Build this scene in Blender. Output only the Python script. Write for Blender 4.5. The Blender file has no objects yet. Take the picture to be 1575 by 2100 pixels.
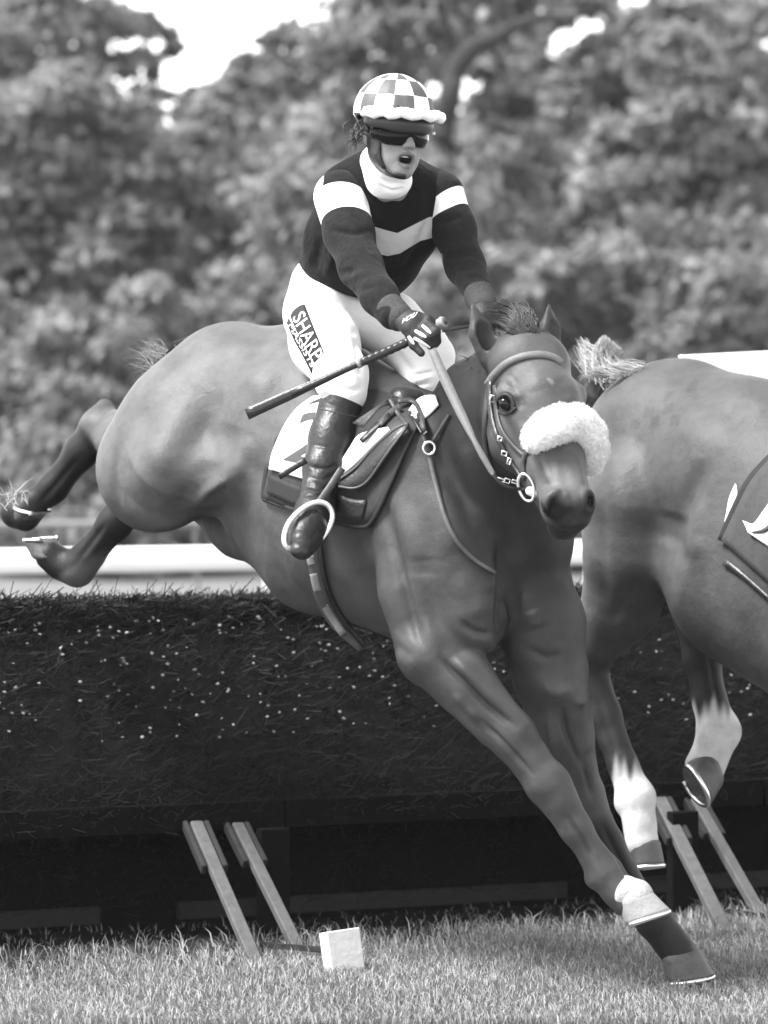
import bpy, math, random
import numpy as np
from mathutils import Vector, Matrix
from mathutils.bvhtree import BVHTree

random.seed(7)
rng = np.random.default_rng(7)
scene = bpy.context.scene
COL = scene.collection

# ------------------------------------------------------------------ camera, sky, sun, exposure
F = 10080.0            # focal length in photograph pixels
EYE = 1.60             # camera height
HORIZON = 857.0        # row of the horizon in the photograph
cam_d = bpy.data.cameras.new('camera')
cam = bpy.data.objects.new('camera', cam_d)
COL.objects.link(cam)
cam.location = (0, 0, EYE)
cam.rotation_euler = (math.pi / 2, 0, 0)
cam_d.sensor_fit = 'VERTICAL'
cam_d.sensor_height = 24.0
cam_d.lens = F / 2100.0 * 24.0
cam_d.shift_y = -(1050 - HORIZON) / 2100.0
cam_d.clip_end = 2000
cam_d.dof.use_dof = True
cam_d.dof.focus_distance = 13.7
cam_d.dof.aperture_fstop = 2.6
scene.camera = cam

SUN_ELEV, SUN_AZ = math.radians(56), math.radians(-108)   # azimuth measured from +Y towards +X
w = bpy.data.worlds.new('World')
scene.world = w
w.use_nodes = True
nt = w.node_tree
bg = nt.nodes['Background']
sky = nt.nodes.new('ShaderNodeTexSky')
sky.sky_type = 'NISHITA'
sky.sun_disc = False
sky.sun_elevation = SUN_ELEV
sky.sun_rotation = SUN_AZ
sky.dust_density = 0.3
sky.air_density = 1.2
bw = nt.nodes.new('ShaderNodeRGBToBW')                # black-and-white photograph: the sky keeps only its brightness
nt.links.new(sky.outputs[0], bw.inputs[0])
nt.links.new(bw.outputs[0], bg.inputs[0])
bg.inputs[1].default_value = 0.12

sun_d = bpy.data.lights.new('sun', 'SUN')
sun_d.energy = 2.4
sun_d.angle = math.radians(22)
sun_d.color = (1, 1, 1)
sun = bpy.data.objects.new('sun', sun_d)
COL.objects.link(sun)
sd = Vector((math.cos(SUN_ELEV) * math.sin(SUN_AZ), math.cos(SUN_ELEV) * math.cos(SUN_AZ), math.sin(SUN_ELEV)))
sun.rotation_euler = sd.to_track_quat('Z', 'Y').to_euler()
sun.location = (-6, 4, 12)

scene.view_settings.view_transform = 'Standard'
scene.view_settings.look = 'None'
scene.view_settings.gamma = 1.0
scene.view_settings.use_curve_mapping = False
scene.view_settings.exposure = 2.35
scene.cycles.max_bounces = 6
scene.cycles.transparent_max_bounces = 4


# ------------------------------------------------------------------ helpers: placing
def P(x, y, Y):
    """Point seen at photograph pixel (x, y) standing at distance Y."""
    return np.array([(x - 787.5) * Y / F, Y, EYE - (y - HORIZON) * Y / F])

def M(px, Y):
    return px * Y / F

def project(v):
    return np.stack([787.5 + v[:, 0] * F / v[:, 1], HORIZON + (EYE - v[:, 2]) * F / v[:, 1]], 1)

def unit(v):
    v = np.asarray(v, float)
    return v / max(np.linalg.norm(v), 1e-9)

# ------------------------------------------------------------------ helpers: materials
MATS = {}
def mat(name, grey=0.2, rough=0.6, spec=0.4, metal=0.0, var=0.0, vscale=20.0, bump=0.0, bscale=60.0,
        attr=None, sheen=0.0, stretch=None, coat=0.0, transl=0.0, detail=6.0, fine=0.0, veins=0.0):
    m = bpy.data.materials.new(name)
    m.use_nodes = True
    n, l = m.node_tree.nodes, m.node_tree.links
    b = n['Principled BSDF']
    b.inputs['Roughness'].default_value = rough
    b.inputs['Specular IOR Level'].default_value = spec
    b.inputs['Metallic'].default_value = metal
    b.inputs['Sheen Weight'].default_value = sheen
    b.inputs['Coat Weight'].default_value = coat
    b.inputs['Coat Roughness'].default_value = 0.15
    tc = n.new('ShaderNodeTexCoord')
    vec = tc.outputs['Object']
    if stretch:
        mp = n.new('ShaderNodeMapping')
        mp.inputs['Scale'].default_value = stretch
        l.new(vec, mp.inputs[0]); vec = mp.outputs[0]
    src = None
    if attr:
        a = n.new('ShaderNodeAttribute'); a.attribute_name = attr
        src = a.outputs['Fac']
    if var > 0:
        no = n.new('ShaderNodeTexNoise')
        no.inputs['Scale'].default_value = vscale
        no.inputs['Detail'].default_value = detail
        no.inputs['Roughness'].default_value = 0.65
        l.new(vec, no.inputs['Vector'])
        mr = n.new('ShaderNodeMapRange')
        mr.inputs[1].default_value = 0.25; mr.inputs[2].default_value = 0.75
        mr.inputs[3].default_value = 1 - var; mr.inputs[4].default_value = 1 + var
        l.new(no.outputs[0], mr.inputs[0])
        mu = n.new('ShaderNodeMath'); mu.operation = 'MULTIPLY'
        l.new(mr.outputs[0], mu.inputs[0])
        if src is not None: l.new(src, mu.inputs[1])
        else: mu.inputs[1].default_value = grey
        src = mu.outputs[0]
    if src is not None: l.new(src, b.inputs['Base Color'])
    else: b.inputs['Base Color'].default_value = (grey, grey, grey, 1)
    if bump > 0:
        nb = n.new('ShaderNodeTexNoise')
        nb.inputs['Scale'].default_value = bscale
        nb.inputs['Detail'].default_value = 5
        l.new(vec, nb.inputs['Vector'])
        bp = n.new('ShaderNodeBump')
        bp.inputs['Strength'].default_value = bump
        bp.inputs['Distance'].default_value = 0.01
        l.new(nb.outputs[0], bp.inputs['Height'])
        l.new(bp.outputs[0], b.inputs['Normal'])
        if fine > 0:      # short hair lying along the body
            mp2 = n.new('ShaderNodeMapping'); mp2.inputs['Scale'].default_value = (160, 420, 420); mp2.inputs['Rotation'].default_value = (0, .4, -.7)
            l.new(tc.outputs['Object'], mp2.inputs[0])
            nf = n.new('ShaderNodeTexNoise'); nf.inputs['Scale'].default_value = 1.0; nf.inputs['Detail'].default_value = 2
            l.new(mp2.outputs[0], nf.inputs['Vector'])
            b2 = n.new('ShaderNodeBump'); b2.inputs['Strength'].default_value = fine; b2.inputs['Distance'].default_value = 0.004
            l.new(nf.outputs[0], b2.inputs['Height']); l.new(bp.outputs[0], b2.inputs['Normal']); l.new(b2.outputs[0], b.inputs['Normal'])
            if veins > 0:      # raised veins and skin creases: thin ridges of a warped noise
                nv = n.new('ShaderNodeTexNoise'); nv.inputs['Scale'].default_value = 7.5; nv.inputs['Detail'].default_value = 1.0; nv.inputs['Distortion'].default_value = 1.6
                l.new(tc.outputs['Object'], nv.inputs['Vector'])
                d1 = n.new('ShaderNodeMath'); d1.operation = 'SUBTRACT'; l.new(nv.outputs[0], d1.inputs[0]); d1.inputs[1].default_value = .47
                d2 = n.new('ShaderNodeMath'); d2.operation = 'ABSOLUTE'; l.new(d1.outputs[0], d2.inputs[0])
                d3 = n.new('ShaderNodeMapRange'); d3.interpolation_type = 'SMOOTHSTEP'; d3.inputs[1].default_value = 0; d3.inputs[2].default_value = .022; d3.inputs[3].default_value = 1; d3.inputs[4].default_value = 0
                l.new(d2.outputs[0], d3.inputs[0])
                n5 = n.new('ShaderNodeTexNoise'); n5.inputs['Scale'].default_value = 3.0; l.new(tc.outputs['Object'], n5.inputs['Vector'])
                d4 = n.new('ShaderNodeMapRange'); d4.inputs[1].default_value = .5; d4.inputs[2].default_value = .62; l.new(n5.outputs[0], d4.inputs[0])
                d5 = n.new('ShaderNodeMath'); d5.operation = 'MULTIPLY'; l.new(d3.outputs[0], d5.inputs[0]); l.new(d4.outputs[0], d5.inputs[1])
                b3 = n.new('ShaderNodeBump'); b3.inputs['Strength'].default_value = veins; b3.inputs['Distance'].default_value = 0.006
                l.new(d5.outputs[0], b3.inputs['Height']); l.new(b2.outputs[0], b3.inputs['Normal']); l.new(b3.outputs[0], b.inputs['Normal'])
    if transl > 0:
        tr = n.new('ShaderNodeBsdfTranslucent')
        if src is not None: l.new(src, tr.inputs[0])
        else: tr.inputs[0].default_value = (grey, grey, grey, 1)
        mx = n.new('ShaderNodeMixShader'); mx.inputs[0].default_value = transl
        l.new(b.outputs[0], mx.inputs[1]); l.new(tr.outputs[0], mx.inputs[2])
        l.new(mx.outputs[0], n['Material Output'].inputs[0])
    MATS[name] = m
    return m

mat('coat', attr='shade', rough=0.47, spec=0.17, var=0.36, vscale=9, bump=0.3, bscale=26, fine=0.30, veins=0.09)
mat('skin', attr='shade', rough=0.5, spec=0.35, var=0.06, vscale=60, bump=0.05, bscale=300)
mat('hoof', 0.06, 0.5, 0.4, var=0.35, vscale=40, bump=0.2, bscale=90)
mat('coronet_hair', 0.34, 0.9, 0.1, var=0.2, vscale=60, bump=0.4, bscale=90)
mat('hoof_pale', 0.24, 0.55, 0.4, var=0.25, vscale=50, bump=0.2, bscale=90)
mat('steel', 0.75, 0.3, 0.5, metal=1.0, var=0.15, vscale=60)
mat('white_metal', 0.8, 0.35, 0.5, metal=0.6, var=0.08, vscale=50)
mat('lid', 0.022, 0.5, 0.3, var=0.2, vscale=60)
mat('eye', 0.004, 0.12, 0.25)
mat('hair_dark', attr='shade', rough=0.45, spec=0.4, var=0.2, vscale=30)
mat('leather_dark', 0.016, 0.38, 0.5, var=0.4, vscale=25, bump=0.25, bscale=120)
mat('leather_black', 0.01, 0.42, 0.4, var=0.3, vscale=25, bump=0.3, bscale=60)
mat('leather_mid', 0.04, 0.5, 0.4, var=0.3, vscale=60, bump=0.2, bscale=200)
mat('leather_pale', 0.11, 0.55, 0.3, var=0.2, vscale=60, bump=0.2, bscale=200)
mat('leather_light', 0.055, 0.55, 0.4, var=0.2, vscale=60, bump=0.15, bscale=250)
mat('pad_dark', 0.032, 0.75, 0.2, var=0.25, vscale=40, bump=0.3, bscale=300)
mat('pad_mid', 0.05, 0.75, 0.2, var=0.2, vscale=40, bump=0.2, bscale=200)
mat('pad_edge', 0.02, 0.7, 0.2, var=0.2, vscale=60, bump=0.2, bscale=300)
mat('cloth_white', 0.80, 0.8, 0.2, var=0.04, vscale=30, bump=0.15, bscale=60)
mat('print_grey', 0.06, 0.8, 0.2, var=0.06, vscale=60)
mat('print_black', 0.02, 0.7, 0.2, var=0.1, vscale=60)
mat('print_white', 0.8, 0.7, 0.2, var=0.03, vscale=60)
mat('breeches', 0.72, 0.7, 0.3, var=0.03, vscale=15, bump=0.4, bscale=22)
mat('knit_dark', 0.022, 0.95, 0.08, var=0.35, vscale=60, bump=0.55, bscale=38, sheen=0.04)
mat('knit_band', 0.34, 0.95, 0.1, var=0.08, vscale=120, bump=0.3, bscale=420, sheen=0.1)
mat('knit_white', 0.8, 0.9, 0.1, var=0.04, vscale=60, bump=0.3, bscale=90)
mat('rib_cuff', 0.05, 0.95, 0.1, var=0.3, vscale=120, bump=0.4, bscale=300)
mat('glove', 0.014, 0.6, 0.35, var=0.3, vscale=60, bump=0.2, bscale=200)
mat('fleece', 0.8, 0.95, 0.1, var=0.05, vscale=60, bump=0.7, bscale=110)
mat('webbing', 0.06, 0.85, 0.2, var=0.25, vscale=120, bump=0.3, bscale=300)
mat('webbing_pale', 0.2, 0.85, 0.2, var=0.2, vscale=120, bump=0.3, bscale=300)
mat('goggle', 0.004, 0.12, 0.12)
mat('plastic_dark', 0.03, 0.45, 0.4, var=0.15, vscale=30)
mat('whip', 0.012, 0.3, 0.5, var=0.3, vscale=60, bump=0.1, bscale=200)
mat('tan_cap', 0.22, 0.5, 0.4, var=0.25, vscale=70)
mat('rail_grey', 0.22, 0.6, 0.3, var=0.1, vscale=3)
mat('rail_white', 0.85, 0.4, 0.4, var=0.04, vscale=3)
mat('wood_pale', 0.07, 0.75, 0.25, var=0.3, vscale=9, bump=0.4, bscale=60, stretch=(4, 4, 0.6))
mat('wood_grey', 0.02, 0.8, 0.2, var=0.35, vscale=9, bump=0.4, bscale=60, stretch=(0.6, 6, 6))
mat('wood_dark', 0.005, 0.95, 0.05, var=0.4, vscale=9, bump=0.4, bscale=60, stretch=(0.6, 6, 6))
mat('paint_white', 0.42, 0.6, 0.3, var=0.12, vscale=16, bump=0.2, bscale=50)
mat('twig', attr='shade', rough=0.8, spec=0.2, var=0.2, vscale=40)
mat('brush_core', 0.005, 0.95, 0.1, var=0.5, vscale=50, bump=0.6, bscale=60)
mat('bark', 0.03, 0.9, 0.15, var=0.4, vscale=9, bump=0.6, bscale=20)
mat('leaf', attr='shade', rough=0.6, spec=0.25, transl=0.45)
mat('grass_blade', attr='shade', rough=0.6, spec=0.3, transl=0.25)
mat('shade_strip', 0.012, 0.95, 0.1, var=0.5, vscale=18, bump=0.8, bscale=40)
mat('turf', 0.13, 0.9, 0.15, var=0.35, vscale=6, bump=0.6, bscale=40)

# ------------------------------------------------------------------ helpers: objects
def make_mesh(name, verts, faces, material, smooth=True, attrs=None):
    me = bpy.data.meshes.new(name)
    if isinstance(verts, np.ndarray) and isinstance(faces, np.ndarray):
        nv, nf, k = len(verts), len(faces), faces.shape[1]
        me.vertices.add(nv)
        me.vertices.foreach_set('co', np.ascontiguousarray(verts, np.float32).ravel())
        me.loops.add(nf * k)
        me.loops.foreach_set('vertex_index', np.ascontiguousarray(faces, np.int32).ravel())
        me.polygons.add(nf)
        me.polygons.foreach_set('loop_start', np.arange(0, nf * k, k, dtype=np.int32))
        me.update(calc_edges=True)
        me.validate()
    else:
        me.from_pydata([tuple(map(float, v)) for v in verts], [], [tuple(map(int, f)) for f in faces])
    if smooth:
        me.polygons.foreach_set('use_smooth', np.ones(len(me.polygons), bool))
    for k, v in (attrs or {}).items():
        a = me.attributes.new(k, 'FLOAT', 'POINT')
        a.data.foreach_set('value', np.ascontiguousarray(v, np.float32))
    me.materials.append(MATS[material] if isinstance(material, str) else material)
    me.update()
    return me

def obj(name, me, parent=None, label=None, cat=None, group=None, kind=None):
    o = bpy.data.objects.new(name, me)
    COL.objects.link(o)
    if parent is not None:
        o.parent = parent
        p, off = parent, Vector((0, 0, 0))
        while p is not None:
            off += p.location
            p = p.parent
        o.location = -off
    for k, v in (('label', label), ('category', cat), ('group', group), ('kind', kind)):
        if v: o[k] = v
    return o

def empty(name, loc, label, cat, group=None):
    o = bpy.data.objects.new(name, None)
    COL.objects.link(o)
    o.location = Vector([float(c) for c in loc])
    o.empty_display_size = 0.1
    o['label'] = label; o['category'] = cat
    if group: o['group'] = group
    return o

def merge(parts):
    vs, fs, n = [], [], 0
    for v, f in parts:
        v = [tuple(p) for p in v]
        vs += v; fs += [tuple(i + n for i in q) for q in f]; n += len(v)
    return vs, fs

def frame(d, hint=(0, 0, 1)):
    d = unit(d); h = np.asarray(hint, float)
    if abs(np.dot(d, unit(h))) > 0.95: h = np.array([1.0, 0, 0])
    a = unit(np.cross(h, d)); b = np.cross(d, a)
    return a, b, d

def tube(pts, radii, seg=10, cap=True, closed=False, flat=1.0, hint=(0, 0, 1)):
    pts = [np.asarray(p, float) for p in pts]; n = len(pts)
    if np.isscalar(radii): radii = [radii] * n
    vs, fs = [], []
    pa = None
    for i in range(n):
        if closed: d = pts[(i + 1) % n] - pts[i - 1]
        else: d = pts[min(i + 1, n - 1)] - pts[max(i - 1, 0)]
        d = unit(d)
        if pa is None: a, b, _ = frame(d, hint)
        else:
            a = unit(pa - d * np.dot(pa, d)); b = np.cross(d, a)
        pa = a
        for j in range(seg):
            t = 2 * math.pi * j / seg
            vs.append(pts[i] + radii[i] * (a * math.cos(t) * flat + b * math.sin(t)))
    m = n if closed else n - 1
    for i in range(m):
        for j in range(seg):
            k, i2 = (j + 1) % seg, (i + 1) % n
            fs.append((i * seg + j, i * seg + k, i2 * seg + k, i2 * seg + j))
    if cap and not closed:
        fs.append(tuple(range(seg))[::-1]); fs.append(tuple((n - 1) * seg + j for j in range(seg)))
    return vs, fs

def spline(pts, n):
    """Catmull-Rom through pts (any dimension), n samples."""
    p = np.asarray(pts, float); m = len(p)
    if m == 2:
        t = np.linspace(0, 1, n)[:, None]; return p[0] * (1 - t) + p[1] * t
    q = np.vstack([2 * p[0] - p[1], p, 2 * p[-1] - p[-2]])
    ts = np.linspace(0, m - 1, n); i = np.minimum(ts.astype(int), m - 2); u = (ts - i)[:, None]
    a, b, c, d = q[i], q[i + 1], q[i + 2], q[i + 3]
    return 0.5 * (2 * b + (c - a) * u + (2 * a - 5 * b + 4 * c - d) * u ** 2 + (3 * b - a - 3 * c + d) * u ** 3)

def box(c, ax, ay, az, bevel=0.004):
    """Box from centre and three half-extent vectors, edges chamfered."""
    c = np.asarray(c, float); A = [np.asarray(v, float) for v in (ax, ay, az)]
    L = [np.linalg.norm(v) for v in A]; U = [v / l for v, l in zip(A, L)]
    b = min(bevel, min(L) * 0.4)
    vs, idx = [], {}
    for sx in (-1, 1):
        for sy in (-1, 1):
            for sz in (-1, 1):
                s = (sx, sy, sz)
                for k in range(3):
                    e = [L[i] - (0 if i == k else b) for i in range(3)]
                    idx[(s, k)] = len(vs)
                    vs.append(c + sum(s[i] * e[i] * U[i] for i in range(3)))
    fs = []
    for k in range(3):
        i, j = (k + 1) % 3, (k + 2) % 3
        for sk in (-1, 1):
            q = []
            for si, sj in ((-1, -1), (1, -1), (1, 1), (-1, 1)):
                s = [0, 0, 0]; s[k] = sk; s[i] = si; s[j] = sj; q.append(idx[(tuple(s), k)])
            fs.append(tuple(q) if sk > 0 else tuple(q[::-1]))
    for k in range(3):
        i, j = (k + 1) % 3, (k + 2) % 3
        for si in (-1, 1):
            for sj in (-1, 1):
                s0 = [0, 0, 0]; s0[i] = si; s0[j] = sj; s1 = list(s0); s0[k] = -1; s1[k] = 1
                s0, s1 = tuple(s0), tuple(s1)
                q = (idx[(s0, i)], idx[(s1, i)], idx[(s1, j)], idx[(s0, j)])
                fs.append(q if si * sj > 0 else q[::-1])
    for sx in (-1, 1):
        for sy in (-1, 1):
            for sz in (-1, 1):
                s = (sx, sy, sz); q = tuple(idx[(s, k)] for k in range(3))
                fs.append(q if sx * sy * sz > 0 else q[::-1])
    return vs, fs

# ------------------------------------------------------------------ helpers: organic bodies (blended solids, polygonised)
def cone(a, b, ra, rb, k=0.05, sq=None, op='u'):
    return dict(t='c', a=np.asarray(a, float), b=np.asarray(b, float), ra=ra, rb=rb, k=k, sq=sq, op=op)

def ell(c, r, axes=None, k=0.04, op='u'):
    axes = np.eye(3) if axes is None else np.asarray(axes, float)
    r = (r, r, r) if np.isscalar(r) else r
    return dict(t='e', c=np.asarray(c, float), r=np.asarray(r, float), ax=axes, k=k, op=op)

def plane(p, n, op='cut', k=0.004):
    return dict(t='p', a=np.asarray(p, float), n=unit(n), op=op, k=k)

def chain(pts, k=0.03, sq=None):
    """pts: (x, y, Y, r_px) list in photograph pixels and distance."""
    out = []
    for q0, q1 in zip(pts[:-1], pts[1:]):
        out.append(cone(P(*q0[:3]), P(*q1[:3]), M(q0[3], q0[2]), M(q1[3], q1[2]), k, sq))
    return out

def solid(prims, vox, rot=0.0, smooth=2):
    c, s = math.cos(rot), math.sin(rot)
    R = np.array([[c, s, 0], [-s, c, 0], [0, 0, 1.0]])
    lo, hi = np.full(3, 1e9), np.full(3, -1e9)
    bb = []
    for p in prims:
        if p['t'] == 'c':
            a, b = R @ p['a'], R @ p['b']; r = max(p['ra'], p['rb']) * (max(1, p['sq'][1]) if p['sq'] else 1)
            l, h = np.minimum(a, b) - r, np.maximum(a, b) + r
        elif p['t'] == 'e':
            cc = R @ p['c']; r = np.abs((R @ p['ax'].T) * p['r'][None, :]).sum(1)
            l, h = cc - r, cc + r
        else:
            bb.append(None); continue
        bb.append((l, h))
        if p['op'] == 'u': lo, hi = np.minimum(lo, l), np.maximum(hi, h)
    lo -= 4 * vox; hi += 4 * vox
    dim = np.ceil((hi - lo) / vox).astype(int) + 1
    D = np.full(dim, 0.1, np.float32)
    ax = [np.float32(lo[i] + vox * np.arange(dim[i])) for i in range(3)]
    for p, b in zip(prims, bb):
        if b is None: i0, i1 = np.zeros(3, int), dim
        else:
            pad = p['k'] + 3 * vox
            i0 = np.clip(np.floor((b[0] - pad - lo) / vox).astype(int), 0, dim)
            i1 = np.clip(np.ceil((b[1] + pad - lo) / vox).astype(int) + 1, 0, dim)
            if (i1 <= i0).any(): continue
        X = ax[0][i0[0]:i1[0]][:, None, None]; Y = ax[1][i0[1]:i1[1]][None, :, None]; Z = ax[2][i0[2]:i1[2]][None, None, :]
        if p['t'] == 'c':
            a, bb_ = R @ p['a'], R @ p['b']; ba = bb_ - a
            x, y, z = X - np.float32(a[0]), Y - np.float32(a[1]), Z - np.float32(a[2])
            L2 = float(ba @ ba) + 1e-12
            t = np.clip((x * np.float32(ba[0]) + y * np.float32(ba[1]) + z * np.float32(ba[2])) / np.float32(L2), 0, 1)
            dx, dy, dz = x - t * np.float32(ba[0]), y - t * np.float32(ba[1]), z - t * np.float32(ba[2])
            q = dx * dx + dy * dy + dz * dz
            if p['sq']:
                v = R @ unit(p['sq'][0]); f = p['sq'][1]
                pr = dx * np.float32(v[0]) + dy * np.float32(v[1]) + dz * np.float32(v[2])
                q = q + pr * pr * np.float32(1 / (f * f) - 1)
            rr = np.float32(p['ra']) + t * np.float32(p['rb'] - p['ra'])
            d = (np.sqrt(q) - rr)
            if p['sq'] and p['sq'][1] < 1: d = d * np.float32(0.5 + 0.5 * p['sq'][1])
        elif p['t'] == 'e':
            cc = R @ p['c']; A = p['ax'] @ R.T
            x, y, z = X - np.float32(cc[0]), Y - np.float32(cc[1]), Z - np.float32(cc[2])
            k0, k1 = 0, 0
            for i in range(3):
                u = x * np.float32(A[i][0]) + y * np.float32(A[i][1]) + z * np.float32(A[i][2])
                e = u / np.float32(p['r'][i]); k0 = k0 + e * e
                e2 = u / np.float32(p['r'][i] ** 2); k1 = k1 + e2 * e2
            k0 = np.sqrt(k0); k1 = np.sqrt(k1)
            d = k0 * (k0 - 1) / np.maximum(k1, 1e-6)
        else:
            a, n = R @ p['a'], R @ p['n']
            d = (X - np.float32(a[0])) * np.float32(n[0]) + (Y - np.float32(a[1])) * np.float32(n[1]) + (Z - np.float32(a[2])) * np.float32(n[2])
        S = D[i0[0]:i1[0], i0[1]:i1[1], i0[2]:i1[2]]
        k = np.float32(max(p['k'], 1e-4))
        if p['op'] == 'u':
            h = np.maximum(k - np.abs(S - d), 0) / k
            S[...] = np.minimum(S, d) - h * h * k * 0.25
        elif p['op'] == 's':
            h = np.maximum(k - np.abs(S + d), 0) / k
            S[...] = np.maximum(S, -d) + h * h * k * 0.25
        else:
            S[...] = np.maximum(S, d)
    V, Q = nets(D)
    V = V * vox + lo
    V = relax(V, Q, smooth)
    return V @ R, Q          # R is orthonormal: row-vector times R = inverse rotation

def nets(D):
    ins = D < 0
    n = np.zeros(tuple(s - 1 for s in D.shape), np.uint8)
    for i in (0, 1):
        for j in (0, 1):
            for k in (0, 1):
                n += ins[i:D.shape[0] - 1 + i, j:D.shape[1] - 1 + j, k:D.shape[2] - 1 + k]
    ci = np.argwhere((n > 0) & (n < 8))
    idx = np.full(n.shape, -1, np.int32)
    idx[ci[:, 0], ci[:, 1], ci[:, 2]] = np.arange(len(ci))
    off = np.array([[i, j, k] for i in (0, 1) for j in (0, 1) for k in (0, 1)])
    val = np.stack([D[ci[:, 0] + o[0], ci[:, 1] + o[1], ci[:, 2] + o[2]] for o in off], 1)
    acc = np.zeros((len(ci), 3)); cnt = np.zeros(len(ci))
    for a in range(8):
        for b in range(a + 1, 8):
            if np.abs(off[a] - off[b]).sum() != 1: continue
            va, vb = val[:, a], val[:, b]
            m = (va < 0) != (vb < 0)
            t = np.where(m, va / np.where(m, va - vb, 1), 0)
            pt = off[a][None] + t[:, None] * (off[b] - off[a])[None]
            acc += pt * m[:, None]; cnt += m
    V = ci + acc / cnt[:, None]
    quads = []
    for ax in range(3):
        s0 = [slice(1, -1)] * 3; s1 = [slice(1, -1)] * 3
        s0[ax] = slice(0, -1); s1[ax] = slice(1, None)
        A, B = ins[tuple(s0)], ins[tuple(s1)]
        e = np.argwhere(A != B)
        sgn = A[e[:, 0], e[:, 1], e[:, 2]]
        e = e + 1; e[:, ax] -= 1
        u, v = (ax + 1) % 3, (ax + 2) % 3
        def at(du, dv):
            q = e.copy(); q[:, u] += du; q[:, v] += dv
            return idx[q[:, 0], q[:, 1], q[:, 2]]
        q = np.stack([at(-1, -1), at(0, -1), at(0, 0), at(-1, 0)], 1)
        q = np.where(sgn[:, None], q, q[:, ::-1])
        quads.append(q)
    Q = np.vstack(quads)
    return V, Q[(Q >= 0).all(1)]

def relax(V, Q, it):
    if it == 0: return V
    e = np.vstack([Q[:, [0, 1]], Q[:, [1, 2]], Q[:, [2, 3]], Q[:, [3, 0]]])
    i = np.concatenate([e[:, 0], e[:, 1]]); j = np.concatenate([e[:, 1], e[:, 0]])
    cnt = np.bincount(i, minlength=len(V))[:, None]
    for n in range(it):
        for lam in (0.55, -0.5):
            mean = np.stack([np.bincount(i, V[j, c], minlength=len(V)) for c in range(3)], 1) / np.maximum(cnt, 1)
            V = V + lam * (mean - V)
    return V

def seg_dist(V, a, b):
    a, b = np.asarray(a, float), np.asarray(b, float); ba = b - a
    t = np.clip(((V - a) @ ba) / (ba @ ba), 0, 1)
    return np.linalg.norm(V - a - t[:, None] * ba, axis=1), t

def smoothstep(e0, e1, x):
    t = np.clip((x - e0) / (e1 - e0), 0, 1); return t * t * (3 - 2 * t)

def normals(V, Q):
    n = np.cross(V[Q[:, 2]] - V[Q[:, 0]], V[Q[:, 3]] - V[Q[:, 1]])
    N = np.stack([sum(np.bincount(Q[:, k], n[:, c], minlength=len(V)) for k in range(4)) for c in range(3)], 1)
    return N / np.maximum(np.linalg.norm(N, axis=1, keepdims=True), 1e-12)

def sculpt(V, Q, strokes):
    """Raise (+) or press in (-) the surface along paths on the side in view: (path px, width px, amount m, Ymin, Ymax)."""
    N = normals(V, Q); px = project(V)
    front = smoothstep(-.05, .35, -N[:, 1])
    D = np.zeros(len(V))
    for path, wd, amt, y0, y1 in strokes:
        c = spline(path, 4 * len(path)) if len(path) > 1 else np.array([path[0], (path[0][0] + .5, path[0][1])], float)
        lo, hi = c.min(0) - 3 * wd, c.max(0) + 3 * wd
        m = np.where((px[:, 0] > lo[0]) & (px[:, 0] < hi[0]) & (px[:, 1] > lo[1]) & (px[:, 1] < hi[1]) & (V[:, 1] > y0) & (V[:, 1] < y1))[0]
        if len(m) == 0: continue
        q = px[m]; best = np.full(len(m), 1e9); along = np.zeros(len(m)); nseg = len(c) - 1
        for si, (a, b) in enumerate(zip(c[:-1], c[1:])):
            ba = b - a; t = np.clip(((q - a) @ ba) / max(ba @ ba, 1e-9), 0, 1)
            dd = np.linalg.norm(q - a - t[:, None] * ba, axis=1); nb = dd < best
            best = np.where(nb, dd, best); along = np.where(nb, (si + t) / nseg, along)
        tap = smoothstep(-.12, .3, along) * (1 - smoothstep(.7, 1.12, along)) if len(path) > 1 else 1.0
        D[m] += amt * np.exp(-(best / wd) ** 2) * front[m] * tap
    return V + N * D[:, None]

def bvh_poly(vf):
    return BVHTree.FromPolygons([tuple(map(float, v)) for v in vf[0]], [tuple(map(int, f)) for f in vf[1]])

def bvh_of(V, Q):
    return BVHTree.FromPolygons([tuple(map(float, v)) for v in V], [tuple(map(int, q)) for q in Q])

# ------------------------------------------------------------------ helpers: things laid on a body
def cast(bvh, x, y):
    d = Vector(P(x, y, 1.0)) - Vector((0, 0, EYE)); L = d.length
    h = bvh.ray_cast(Vector((0, 0, EYE)) + d / L * 11.0, d / L, 8.0)
    return None if h[0] is None else h[0].y

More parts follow.
